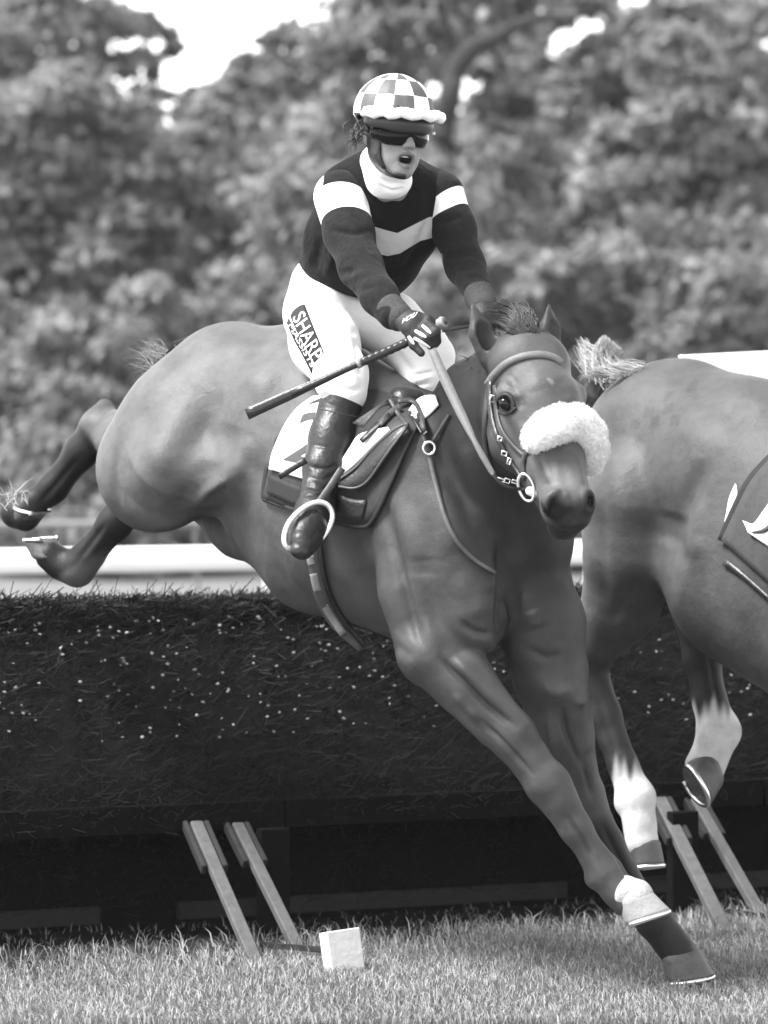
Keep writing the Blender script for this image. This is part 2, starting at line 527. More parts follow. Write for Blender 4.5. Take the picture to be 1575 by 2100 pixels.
def lay(bvh, top, bot, n, m, off, thick=0.004, smooth=3, bulge=0.0, flat_depth=None):
    """Sheet between two rows of photograph points, resting on the body; solid with thickness."""
    A, B = spline(top, n), spline(bot, n)
    G = np.zeros((n, m, 2)); Y = np.full((n, m), np.nan)
    for i in range(n):
        for j in range(m):
            t = j / (m - 1); G[i, j] = A[i] * (1 - t) + B[i] * t
            h = cast(bvh, *G[i, j])
            if h is not None: Y[i, j] = h
    if np.isnan(Y).all(): Y[:] = 13.8
    for _ in range(60):
        bad = np.isnan(Y)
        if not bad.any(): break
        Yp = np.pad(Y, 1, constant_values=np.nan)
        st = np.stack([Yp[:-2, 1:-1], Yp[2:, 1:-1], Yp[1:-1, :-2], Yp[1:-1, 2:]])
        with np.errstate(all='ignore'):
            import warnings
            with warnings.catch_warnings():
                warnings.simplefilter('ignore'); mn = np.nanmean(st, 0)
        Y = np.where(bad, mn, Y)
    for _ in range(smooth):
        Yp = np.pad(Y, 1, mode='edge')
        Y = 0.4 * Y + 0.15 * (Yp[:-2, 1:-1] + Yp[2:, 1:-1] + Yp[1:-1, :-2] + Yp[1:-1, 2:])
    V = np.zeros((n, m, 3))
    for i in range(n):
        for j in range(m):
            b = bulge * math.sin(math.pi * i / (n - 1)) * math.sin(math.pi * j / max(m - 1, 1))
            V[i, j] = P(G[i, j][0], G[i, j][1], Y[i, j] - off - b)
    return slab(V, thick)

def slab(V, thick):
    n, m = V.shape[:2]
    gu = np.gradient(V, axis=0); gv = np.gradient(V, axis=1)
    N = np.cross(gu, gv); N /= np.maximum(np.linalg.norm(N, axis=2, keepdims=True), 1e-9)
    tow = np.array([0, EYE * 0, 0]) - V; tow[..., 2] += EYE
    s = np.sign((N * tow).sum(2)); s = 1.0 if s.sum() >= 0 else -1.0
    N = N * s
    front = (V + N * thick * 0.5).reshape(-1, 3); back = (V - N * thick * 0.5).reshape(-1, 3)
    vs = np.vstack([front, back]); k = n * m; fs = []
    for i in range(n - 1):
        for j in range(m - 1):
            a, b, c, d = i * m + j, (i + 1) * m + j, (i + 1) * m + j + 1, i * m + j + 1
            fs.append((a, b, c, d) if s > 0 else (d, c, b, a))
            fs.append((k + d, k + c, k + b, k + a) if s > 0 else (k + a, k + b, k + c, k + d))
    ring = [i * m for i in range(n)] + [(n - 1) * m + j for j in range(1, m)] + [i * m + m - 1 for i in range(n - 2, -1, -1)] + [j for j in range(m - 2, 0, -1)]
    for a, b in zip(ring, ring[1:] + ring[:1]):
        fs.append((a, b, k + b, k + a) if s < 0 else (b, a, k + a, k + b))
    return vs.tolist(), fs

def strap(bvh, path, width, n=16, off=0.006, thick=0.005, smooth=2):
    """Leather strap laid on a body along a photograph path; width in pixels (number or per point)."""
    c = spline(path, n); wd = np.interp(np.linspace(0, 1, n), np.linspace(0, 1, len(width)), width) if not np.isscalar(width) else np.full(n, width)
    t = np.gradient(c, axis=0); t /= np.linalg.norm(t, axis=1, keepdims=True)
    nn = np.stack([-t[:, 1], t[:, 0]], 1)
    return lay(bvh, c + nn * wd[:, None] / 2, c - nn * wd[:, None] / 2, n, 3, off, thick, smooth)

def ribbon(pts, width, thick=0.004, n=20, twist=(0, 0)):
    """Free strap through world points; flat side towards the viewer, turned by twist."""
    c = spline(pts, n); wd = np.interp(np.linspace(0, 1, n), np.linspace(0, 1, len(width)), width) if not np.isscalar(width) else np.full(n, width)
    t = np.gradient(c, axis=0)
    V = np.zeros((n, 3, 3))
    for i in range(n):
        s = unit(np.cross(unit(t[i]), (0, -1, 0.0)))
        a = twist[0] + (twist[1] - twist[0]) * i / (n - 1)
        s = unit(s * math.cos(a) + np.cross(unit(t[i]), s) * math.sin(a))
        for j in range(3): V[i, j] = c[i] + s * wd[i] * (j - 1) / 2
    return slab(V, thick)

def text_on(name, bvh, body, o, u, v, material, parent, off=0.004, shear=0.0, width=None, label=None, sub=2):
    """Lettering printed on a body: baseline origin o, one em along u and up v in photograph pixels."""
    cu = bpy.data.curves.new('lettering', 'FONT'); cu.body = body; cu.shear = shear
    cu.resolution_u = 3
    t = bpy.data.objects.new('lettering', cu); COL.objects.link(t)
    dg = bpy.context.evaluated_depsgraph_get(); dg.update()
    me = bpy.data.meshes.new_from_object(t.evaluated_get(dg))
    bpy.data.objects.remove(t)
    import bmesh
    bm = bmesh.new(); bm.from_mesh(me); bmesh.ops.remove_doubles(bm, verts=bm.verts, dist=1e-4); bmesh.ops.triangulate(bm, faces=bm.faces)
    for _ in range(sub): bmesh.ops.subdivide_edges(bm, edges=[e for e in bm.edges if e.calc_length() > .12], cuts=1, use_grid_fill=True); bmesh.ops.triangulate(bm, faces=bm.faces)
    bm.to_mesh(me); bm.free()
    co = np.array([p.co[:] for p in me.vertices])
    if width: co[:, 0] *= width / max(co[:, 0].max(), 1e-6)
    px = np.asarray(o, float)[None] + co[:, :1] * np.asarray(u, float)[None] + co[:, 1:2] * np.asarray(v, float)[None]
    ys = [cast(bvh, *q) for q in px]
    good = [y for y in ys if y is not None]; mean = sum(good) / max(len(good), 1) if good else 13.7
    me.vertices.foreach_set('co', np.array([P(q[0], q[1], (y if y is not None else mean) - off) for q, y in zip(px, ys)], np.float32).ravel())
    me.materials.clear(); me.materials.append(MATS[material]); me.update()
    return obj(name, me, parent, label)

def strands(lines, r0, r1=0.0004, shade=(0.02, 0.05)):
    """Hair: each line a tapering three-sided strand."""
    V, Fc, A = [], [], []
    for ln in lines:
        ln = np.asarray(ln, float); n = len(ln); b0 = len(V)
        d = np.gradient(ln, axis=0); sh = random.uniform(*shade)
        for i in range(n):
            a, b, _ = frame(d[i]); r = r0 + (r1 - r0) * (i / (n - 1)) ** 1.3
            for j in range(3):
                t = 2.0944 * j; V.append(ln[i] + r * (a * math.cos(t) + b * math.sin(t))); A.append(sh)
        for i in range(n - 1):
            for j in range(3):
                k = (j + 1) % 3
                Fc.append((b0 + i * 3 + j, b0 + i * 3 + k, b0 + i * 3 + 3 + k, b0 + i * 3 + 3 + j))
    return np.array(V), np.array(Fc), np.array(A)

def hair_obj(name, lines, r0, material, parent, shade=(0.02, 0.05), r1=0.0004, **kw):
    V, Fc, A = strands(lines, r0, r1, shade)
    return obj(name, make_mesh(name, V, Fc, material, attrs={'shade': A}), parent, **kw)

def leaf_quads(c, nrm, size, elong=1.5):
    """Folded leaf sprays: centre, facing and size arrays -> mesh arrays (two quads each)."""
    n = len(c)
    nrm = nrm / np.linalg.norm(nrm, axis=1, keepdims=True)
    r = rng.normal(size=(n, 3)); a = np.cross(nrm, r); a /= np.linalg.norm(a, axis=1, keepdims=True)
    b = np.cross(nrm, a); s = size[:, None]
    f = nrm * s * 0.18
    v = np.stack([c - a * s * elong * .5, c + b * s * .42 + f, c + a * s * elong * .5, c - b * s * .42 + f], 1).reshape(-1, 3)
    i = np.arange(n) * 4
    t = np.concatenate([np.stack([i, i + 1, i + 2], 1), np.stack([i, i + 2, i + 3], 1)])
    return v, t
#==SETTING==
# ================================================================== the setting
def build_ground():
    n = 40
    xs = np.concatenate([np.linspace(-400, -4, 12), np.linspace(-3, 3, 40), np.linspace(4, 400, 12)])
    ys = np.concatenate([[-40, 0, 6, 10], np.linspace(12, 18, 60), np.linspace(19, 60, 24), [80, 120, 200, 400, 800]])
    X, Y = np.meshgrid(xs, ys, indexing='ij')
    Z = 0.006 * np.sin(X * 5.1 + 1.3 * np.sin(Y * 3.3)) * np.exp(-((Y - 15) / 6) ** 2) - 0.004
    V = np.stack([X, Y, Z], 2).reshape(-1, 3); m = len(ys)
    Q = np.array([(i * m + j, (i + 1) * m + j, (i + 1) * m + j + 1, i * m + j + 1) for i in range(len(xs) - 1) for j in range(m - 1)])
    obj('ground', make_mesh('ground', V, Q, 'turf'), kind='structure', label='short pale turf of the racecourse')
build_ground()

# fence axis on the ground: origin, along, towards the viewer
FO = np.array([-1.04, 15.24, 0.0]); FE = unit([1.703, 0.96, 0]); FN = np.array([FE[1], -FE[0], 0.0]); UP = np.array([0, 0, 1.0])
def fence_s(y_at):  # signed distance in front of the fence foot for points
    return (y_at - FO) @ FN

def build_grass():
    N = 130000
    y = 12.9 + 4.4 * rng.random(N) ** 1.1
    x = (rng.random(N) * 2 - 1) * (0.5 + y * 0.083)
    base = np.stack([x, y, np.zeros(N)], 1)
    d = (base - FO) @ FN
    s_al = (base - FO) @ FE
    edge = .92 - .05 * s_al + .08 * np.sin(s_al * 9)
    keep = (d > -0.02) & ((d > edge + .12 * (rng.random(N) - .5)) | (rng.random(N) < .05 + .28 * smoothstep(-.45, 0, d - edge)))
    patch = np.sin(x * 3.1 + 2 * np.sin(y * 2.3)) * 0.5 + np.sin(x * 11 + y * 7) * 0.3
    base, d, patch = base[keep], d[keep], patch[keep]
    N = len(base)
    near = np.exp(-np.abs(d - .75) / 0.30)
    h = (0.016 + 0.026 * rng.random(N) + 0.012 * patch.clip(0) + near * 0.085 * rng.random(N) ** 5)
    wd = 0.0012 + 0.0015 * rng.random(N)
    ang = rng.random(N) * 6.283
    lean = 0.25 + 0.9 * rng.random(N)
    dr = np.stack([np.cos(ang), np.sin(ang), np.zeros(N)], 1)
    sd_ = np.stack([-np.sin(ang), np.cos(ang), np.zeros(N)], 1)
    tw = rng.random(N) * 1.2
    sd_ = sd_ * np.cos(tw)[:, None] + dr * np.sin(tw)[:, None]
    mid = base + dr * (lean * h * .35)[:, None] + UP * (h * .62)[:, None]
    tip = base + dr * (lean * h * .95)[:, None] + UP * (h * (1 - .25 * lean))[:, None]
    wv = sd_ * wd[:, None]
    V = np.stack([base - wv, base + wv, mid - wv * .75, mid + wv * .75, tip], 1).reshape(-1, 3)
    i = np.arange(N) * 5
    T = np.concatenate([np.stack([i, i + 1, i + 3], 1), np.stack([i, i + 3, i + 2], 1), np.stack([i + 2, i + 3, i + 4], 1)])
    sh = (0.16 + 0.14 * rng.random(N) ** 1.6 + 0.025 * patch)
    sh = np.where(rng.random(N) < 0.07, 0.30, sh)
    obj('grass', make_mesh('grass', V, T, 'grass_blade', smooth=False, attrs={'shade': np.repeat(sh, 5)}), kind='stuff',
        label='short pale grass on the landing side of the fence')
build_grass()

# ------------------------------------------------------------------ brush fence
HT = 1.03
def fpt(s, d, z): return FO + FE * s + FN * d + UP * z

def build_fence():
    root = empty('brush_fence', fpt(1.0, 0, 0), 'dark birch brush steeplechase fence the horses are jumping', 'fence')
    # packed core
    ns, nz = 90, 22
    V, Q = [], []
    prof = [(0.05, 0.0), (0.05, 0.31), (0.37, 0.335), (0.385, 0.37), (0.32, 0.50), (0.19, 0.68), (0.06, 0.84), (-0.04, 0.95), (-0.12, HT - .02), (-0.3, HT - .01), (-0.5, HT - .03), (-0.6, 0.9), (-0.62, 0.4), (-0.62, 0.0)]
    for i in range(ns):
        s = -1.6 + 6.0 * i / (ns - 1)
        for d, z in prof:
            V.append(fpt(s, d + random.uniform(-.012, .012), z + (random.uniform(-.012, .012) if z > 0 else 0)))
    m = len(prof)
    Q = [(i * m + j, i * m + j + 1, (i + 1) * m + j + 1, (i + 1) * m + j) for i in range(ns - 1) for j in range(m - 1)]
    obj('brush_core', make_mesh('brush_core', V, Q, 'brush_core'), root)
    fz, fd_ = [0.0, .33, .335, .37, .50, .68, .84, .95, 1.2], [.05, .05, .37, .385, .32, .19, .06, -.04, -.1]
    # twigs
    N = 46000
    s = -1.3 + 4.6 * rng.random(N)
    u = rng.random(N)
    topm = rng.random(N) < 0.18
    zf = np.where(topm, HT - 0.03, HT * (1 - 0.95 * u ** 1.4))
    df = np.where(topm, -0.06 - 0.35 * rng.random(N), np.interp(zf, fz, fd_))
    base = FO + FE * s[:, None] + FN * (df - .02)[:, None] + UP * zf[:, None]
    ln = np.where(topm, 0.02 + 0.035 * rng.random(N), 0.03 + 0.07 * rng.random(N) ** 2)
    dr = np.where(topm[:, None], FE * (0.75 + .7 * rng.normal(size=(N, 1))) + UP * (0.45 + .4 * rng.random((N, 1))) + FN * (0.5 * rng.normal(size=(N, 1)) + .25),
                  FE * (0.9 * rng.normal(size=(N, 1)) + .5) + UP * (0.25 + .45 * rng.normal(size=(N, 1))) + FN * (0.45 + .35 * rng.random((N, 1))))
    dr /= np.linalg.norm(dr, axis=1, keepdims=True)
    a = np.cross(dr, rng.normal(size=(N, 3))); a /= np.linalg.norm(a, axis=1, keepdims=True); b = np.cross(dr, a)
    r = ((0.0011 + 0.0016 * rng.random(N) ** 2) * np.where(topm, 2.0, 1.0))[:, None]
    tip = base + dr * ln[:, None]
    V = []
    for t in range(3):
        o = a * math.cos(2.0944 * t) + b * math.sin(2.0944 * t)
        V += [base + o * r, tip + o * r * .7]
    V = np.stack(V, 1).reshape(-1, 3); i = np.arange(N) * 6
    T = np.concatenate([np.stack([i, i + 2, i + 3, i + 1], 1), np.stack([i + 2, i + 4, i + 5, i + 3], 1), np.stack([i + 4, i, i + 1, i + 5], 1)])
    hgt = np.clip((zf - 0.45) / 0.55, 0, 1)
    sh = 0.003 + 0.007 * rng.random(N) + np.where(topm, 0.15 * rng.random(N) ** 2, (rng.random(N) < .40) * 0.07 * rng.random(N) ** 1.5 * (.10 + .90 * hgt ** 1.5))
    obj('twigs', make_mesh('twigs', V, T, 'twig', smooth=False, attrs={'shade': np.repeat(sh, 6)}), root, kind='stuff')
    # pale cut twig ends
    V, Fc, A = [], [], []
    for k in range(480):
        s_, z_ = random.uniform(-1.2, 3.0), HT - .06 - 0.36 * random.random() ** 1.2
        rr = random.uniform(0.0018, 0.0046); c = fpt(s_, float(np.interp(z_, fz, fd_)) + random.uniform(.01, .045), z_)
        nn = unit(FN + np.array([random.uniform(-.6, .6), random.uniform(-.3, .3), random.uniform(-.4, .5)]))
        x_, y_, _ = frame(nn); b0 = len(V); sh_ = random.uniform(.12, .40)
        for q, (sc, dp) in enumerate(((1.0, 0), (1.0, -.010))):
            for t in range(6):
                V.append(c + rr * sc * (x_ * math.cos(t * 1.0472) * 1.2 + y_ * math.sin(t * 1.0472)) + nn * dp); A.append(sh_ if q == 0 else .04)
        Fc.append((b0, b0 + 1, b0 + 2, b0 + 3)); Fc.append((b0, b0 + 3, b0 + 4, b0 + 5))
        for t in range(6): Fc.append((b0 + t, b0 + 6 + t, b0 + 6 + (t + 1) % 6, b0 + (t + 1) % 6))
    obj('cut_twig_ends', make_mesh('cut_twig_ends', np.array(V), np.array(Fc), 'twig', smooth=False, attrs={'shade': np.array(A)}), root, kind='stuff')
    # boards
    GD = 0.42
    for i, (s0, s1) in enumerate(((-1.6, 0.62), (0.625, 2.4), (2.405, 4.2))):
        c = fpt((s0 + s1) / 2, GD - .042, 0.375)
        obj('guard_board', make_mesh('guard_board', *box(c, FE * (s1 - s0) / 2, FN * 0.012, UP * 0.045), 'wood_dark', False), root)
    for i, (s0, s1) in enumerate(((-1.6, 0.15), (0.42, 1.85), (1.99, 3.9))):
        c = fpt((s0 + s1) / 2, 0.05, 0.055)
        obj('base_board', make_mesh('base_board', *box(c, FE * (s1 - s0) / 2, FN * 0.012, UP * 0.028), 'wood_grey', False), root)
    # slanting props
    def prop(foot, top, w2, t2, mats, side=True):
        foot, top = np.asarray(foot), np.asarray(top)
        d = unit(top - foot); sx = unit(np.cross(d, UP)); sy = np.cross(sx, d)
        o = obj('prop', make_mesh('prop', *box((foot + top) / 2, d * np.linalg.norm(top - foot) / 2, sx * w2, sy * t2), mats, False), root)
        L = np.linalg.norm(top - foot)
        if side:
            for sgn in (-1, 1):
                c = top - d * L * 0.15 + sx * sgn * (w2 + .013) - sy * .006
                obj('cleat', make_mesh('cleat', *box(c, d * L * 0.16, sx * .008, sy * .016), 'wood_grey', False), o)
    prop(P(532, 1992, 14.30), P(402, 1690, 15.02), M(14, 14.5), .014, 'wood_pale')
    prop(P(612, 1948, 14.66), P(486, 1692, 15.10), M(13, 14.8), .014, 'wood_pale')
    prop(P(1490, 1916, 15.22), P(1352, 1640, 15.86), M(15, 15.4), .014, 'wood_pale')
    prop(P(1562, 1880, 15.60), P(1424, 1640, 15.94), M(13, 15.7), .014, 'wood_pale')
    # dark stakes behind the props
    for (x, y, Y) in ((560, 1940, 15.1), (1400, 1890, 15.75)):
        c = P(x, y, Y); c[2] = 0.17
        obj('stake', make_mesh('stake', *box(c, FE * .05, FN * .02, UP * .17), 'wood_dark', False), root)
    # ground rail that ties the feet
    obj('tie_bar', make_mesh('tie_bar', *box((P(535, 1937, 14.62) + P(662, 1948, 14.40)) / 2, (P(662, 1948, 14.40) - P(535, 1937, 14.62)) / 2, FN * .012, UP * .009), 'wood_grey', False), root)
    obj('tie_bar', make_mesh('tie_bar', *box((P(1480, 1868, 15.6) + P(1600, 1882, 15.5)) / 2, (P(1600, 1882, 15.5) - P(1480, 1868, 15.6)) / 2, FN * .012, UP * .009), 'wood_grey', False), root)
    return root
build_fence()

# shade on the grass along the landing side, painted as a dark strip
def build_shade_strip():
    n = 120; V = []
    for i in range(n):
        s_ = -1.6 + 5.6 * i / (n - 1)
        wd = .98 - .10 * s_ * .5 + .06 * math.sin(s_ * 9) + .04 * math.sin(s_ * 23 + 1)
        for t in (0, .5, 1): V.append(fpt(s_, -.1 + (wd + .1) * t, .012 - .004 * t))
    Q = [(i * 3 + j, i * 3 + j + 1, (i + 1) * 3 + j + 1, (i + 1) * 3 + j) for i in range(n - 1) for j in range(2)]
    obj('shade_strip', make_mesh('shade_strip', V, Q, 'shade_strip'), kind='structure', label='dark strip painted for the shaded grass along the foot of the fence')
build_shade_strip()

# white wing board at the far end of the fence
def build_wing():
    root = empty('fence_wing', P(1560, 1500, 17.2) * np.array([1, 1, 0]), 'white wing boarding of the fence rising behind the second horse', 'fence wing')
    a, b = P(1396, 729, 17.0), P(1740, 712, 17.6)
    for k in range(3):
        d = np.array([0, 0, -.052 - .108 * k]); e = unit(b - a); n_ = unit(np.cross(UP, e)); u_ = np.cross(e, n_)
        obj('wing_board', make_mesh('wing_board', *box((a + b) / 2 + d, (b - a) / 2, n_ * .012, u_ * .0525), 'rail_white', False), root)
    for t in (.35, .95):
        p = a * (1 - t) + b * t; obj('wing_post', make_mesh('wing_post', *box(np.array([p[0], p[1] + .05, p[2] / 2 - .02]), np.array([.04, 0, 0]), np.array([0, .03, 0]), UP * (p[2] / 2 - .02)), 'rail_white', False), root)
build_wing()

# white marker block on the grass
def build_block():
    Y = 14.08
    b = [P(672, 2003, Y), P(742, 2000, Y + .03)]
    e = unit(b[1] - b[0]); nrm = unit(np.cross(UP, e))
    c = (P(664, 1916, Y) + P(728, 1914, Y) + b[0] + b[1]) / 4
    up = unit(P(696, 1915, Y + .03) - P(707, 2003, Y))
    c = np.array([c[0], Y + .045, .062])
    up = unit([-.14, .12, 1]); ex = unit([.93, .32, .10]); ey = np.cross(up, ex)
    o = obj('marker_block', make_mesh('marker_block', *box(c, ex * .050, ey * .040, up * .066, .003), 'paint_white', False),
            label='white painted wooden block on the grass at the foot of the fence', cat='block')
build_block()

# ------------------------------------------------------------------ running rails behind
def build_rail(name, Y0, Y1, z, r, x0, x1, posts, label, m='rail_white'):
    a = np.array([x0, Y0, z]); b = np.array([x1, Y1, z])
    root = empty(name, (0, (Y0 + Y1) / 2, 0), label, 'rail')
    pts = spline([a, (a + b) / 2, b], 12)
    obj('rail_tube', make_mesh('rail_tube', *tube(pts, r, 16), m), root)
    for t in posts:
        p = a * (1 - t) + b * t
        foot = np.array([p[0] + .02, p[1] + 0.55, 0.0])
        leg = spline([p + np.array([0, 0, -r * .5]), p + np.array([0.0, .12, -.18]), foot * .5 + p * .5 + np.array([0, .12, -.05]), foot], 8)
        obj('rail_post', make_mesh('rail_post', *tube(leg, r * .5, 10), m), root)
    return root
build_rail('running_rail', 22.4, 27.6, 0.90, 0.062, -4.5, 4.5, (0.12, 0.436, 0.62, 0.95), 'thick white plastic running rail just behind the brush fence')
build_rail('running_rail', 34.0, 40.0, 0.82, 0.030, -7.0, 7.0, (0.05, 0.40, 0.455, 0.6, 0.95), 'thin greyed far running rail against the bushes', 'rail_grey')

# ------------------------------------------------------------------ trees and bushes
def branch(a, b, r0, r1, bend=0.1, n=9):
    a, b = np.asarray(a, float), np.asarray(b, float)
    L = np.linalg.norm(b - a)
    pts = [a] + [a + (b - a) * t + rng.normal(size=3) * bend * L * .5 for t in (.35, .68)] + [b]
    return tube(spline(pts, n), list(np.linspace(r0, r1, n)), 9)

def crown(name, root, blobs, count, size, shade, flat=0.55):
    """Leaf sprays gathered in clumps through a crown's volume."""
    C, Nn, S, A = [], [], [], []
    tot = sum(b[3] ** 2 for b in blobs)
    for (x, y, z, r) in blobs:
        k = int(count * r * r / tot)
        sub = max(5, int(k / 60))
        sc = rng.normal(size=(sub, 3)); sc /= np.linalg.norm(sc, axis=1, keepdims=True)
        sc = sc * r * (0.45 + 0.6 * rng.random((sub, 1)))
        ssh = rng.uniform(shade[0], shade[1], sub)
        which = rng.integers(0, sub, k)
        off = rng.normal(size=(k, 3)) * r * 0.17 * np.array([1.25, 1.0, .75])
        p = np.array([x, y, z]) + sc[which] + off
        C.append(p); Nn.append(unit_rows(sc[which] + off * 1.0) * flat + rng.normal(size=(k, 3)) * .55 + np.array([0, 0, .35]))
        S.append(size * (0.6 + .8 * rng.random(k))); A.append(ssh[which] * (0.75 + .5 * rng.random(k)))
    C, Nn, S, A = map(np.concatenate, (C, Nn, S, A))
    ok = C[:, 2] > .05
    v, t = leaf_quads(C[ok], Nn[ok], S[ok])
    obj('crown', make_mesh('crown', v, t, 'leaf', smooth=False, attrs={'shade': np.repeat(A[ok], 4)}), root)

def unit_rows(a): return a / np.maximum(np.linalg.norm(a, axis=1, keepdims=True), 1e-9)

def tree(name, label, cat, foot, trunk, blobs, count, size, shade, group, boughs=()):
    root = empty(name, (foot[0], foot[1], 0), label, cat, group)
    parts = []
    for (a, b, r0, r1) in trunk: parts.append(branch(a, b, r0, r1))
    obj('trunk', make_mesh('trunk', *merge(parts), 'bark'), root)
    if boughs: obj('bough', make_mesh('bough', *merge([branch(*b) for b in boughs]), 'bark'), root)
    crown('crown', root, blobs, count, size, shade)
    return root

def Pz(x, y, Y): return P(x, y, Y)
def blobs_px(lst, Y, dY=0.8):
    out = []
    for (x, y, r) in lst:
        p = P(x, y, Y + random.uniform(-dY, dY)); out.append((p[0], p[1], p[2], M(r, Y)))
    return out

G_T = 'trees behind the running rail'
G_B = 'bushes along the foot of the trees'
# tall trees
tree('broadleaf_tree', 'tall pale-leaved tree at the left edge with sky beside its crown', 'tree', (-4.3, 58),
     [((-4.3, 58, 0), P(40, 520, 58), .22, .14), (P(40, 520, 58), P(150, 120, 58), .14, .05), (P(40, 520, 58), P(-90, 90, 57.5), .12, .05), (P(60, 480, 58), P(330, 300, 57), .08, .03)],
     blobs_px([(60, 60, 150), (-80, 180, 170), (190, 90, 95), (120, 260, 140), (20, 400, 170), (230, 360, 130), (330, 420, 110), (-120, 480, 190), (150, 560, 170), (250, 200, 60), (290, 130, 40), (230, 30, 60), (340, 330, 60), (300, 60, 30), (300, 440, 130), (430, 470, 130), (240, 520, 130), (400, 360, 80)], 57.0),
     32000, .125, (.15, .32), G_T)
tree('broadleaf_tree', 'broad dense tree left of the jockey below the open sky', 'tree', (-2.0, 60),
     [((-2.0, 60, 0), P(440, 560, 60), .24, .15), (P(440, 560, 60), P(600, 250, 60), .13, .05), (P(440, 560, 60), P(330, 380, 59), .11, .04)],
     blobs_px([(420, 310, 100), (520, 260, 120), (640, 200, 110), (560, 400, 170), (400, 500, 180), (620, 560, 200), (300, 620, 170), (480, 680, 190), (690, 110, 70), (560, 150, 50), (330, 250, 50), (450, 200, 45), (380, 190, 32), (720, 40, 50), (490, 130, 28), (640, 110, 40), (300, 190, 34), (350, 70, 40), (400, 235, 55), (600, 60, 42), (560, 90, 36)], 59.5),
     28000, .12, (.14, .30), G_T)
tree('broadleaf_tree', 'dark-limbed tree directly behind the jockey with one thick arching bough', 'tree', (0.75, 56),
     [((0.75, 56, 0), P(905, 330, 56), .20, .15), (P(905, 330, 56), P(925, 170, 56), .15, .12), 
      (P(925, 170, 56), P(820, 40, 56), .08, .03), (P(905, 330, 56), P(700, 250, 56), .06, .03), (P(990, 75, 56), P(1090, -60, 56), .06, .03), (P(905, 300, 56), P(700, 420, 56), .05, .02)],
     blobs_px([(760, 100, 110), (850, 20, 100), (700, 330, 130), (780, 230, 90), (640, 420, 140), (1000, -30, 120), (890, 440, 160), (1060, 330, 80), (740, 560, 170), (1000, 560, 160)], 54.2),
     25000, .12, (.16, .34), G_T, [(P(905, 290, 53.0), P(926, 172, 53.0), .12, .13), (P(924, 178, 53.0), P(972, 92, 53.0), .13, .11), (P(970, 95, 53.0), P(1060, 52, 53.0), .11, .07), (P(1056, 54, 53.0), P(1200, 26, 53.0), .07, .03)])
tree('broadleaf_tree', 'airy tree right of the jockey with bright sky gaps in its leaves', 'tree', (2.3, 58),
     [((2.3, 58, 0), P(1160, 520, 58), .18, .12), (P(1160, 520, 58), P(1080, 200, 58), .10, .04), (P(1160, 520, 58), P(1260, 180, 58), .10, .04)],
     blobs_px([(1080, 240, 100), (1010, 160, 75), (1130, 420, 150), (1000, 400, 130), (1250, 330, 95), (1220, 500, 150), (1060, 560, 160), (1180, 130, 55), (1300, 120, 70), (1110, 650, 170), (1240, 160, 45), (1230, 60, 70), (1150, 20, 70), (1300, 30, 60), (1090, 100, 45), (1180, 220, 70), (1310, 230, 70)], 58),
     20000, .125, (.16, .34), G_T)
tree('broadleaf_tree', 'heavy dark tree at the right edge with a black hollow between its boughs', 'tree', (4.2, 56),
     [((4.0, 56, 0), P(1455, 420, 56), .28, .2), (P(1455, 420, 56), P(1350, 0, 56), .2, .13), (P(1350, 0, 56), P(1330, -150, 56), .13, .1), (P(1455, 420, 56), P(1600, 240, 56), .12, .05), (P(1455, 430, 56), P(1290, 380, 55.5), .07, .03)],
     blobs_px([(1420, 110, 110), (1520, 80, 110), (1580, 260, 140), (1400, 260, 90), (1480, 230, 100), (1570, 430, 100), (1390, 500, 110), (1500, 560, 150), (1330, 560, 120), (1610, 620, 160), (1400, 660, 150), (1270, 440, 110), (1230, 540, 120)], 56.0),
     28000, .12, (.16, .34), G_T)
# second row fills the depth
for (x, lab) in ((150, 'far tree showing through behind the pale left-edge tree'), (640, 'far tree filling the dark behind the broad left tree'), (1010, 'far tree glimpsed through the leaves behind the jockey'), (1480, 'far tree in the depth behind the heavy right-edge tree')):
    c = P(x, 600, 70)
    tree('background_tree', lab, 'tree', (c[0], 70), [((c[0], 70, 0), P(x, 500, 70), .3, .2), (P(x, 520, 70), P(x + 80, 300, 70), .15, .06)],
         blobs_px([(x - 130, 520, 180), (x + 120, 500, 180), (x, 380, 150), (x - 120, 700, 190), (x + 130, 720, 190), (x, 860, 200), (x + (90 if x < 900 else -60), 330, 110)] + ([(x - 150, 300, 130), (x + 60, 200, 130), (x - 60, 80, 120), (x + 190, 320, 120)] if x > 1000 else []), 70, 1.0),
         15000, .19, (.15, .25), G_T)
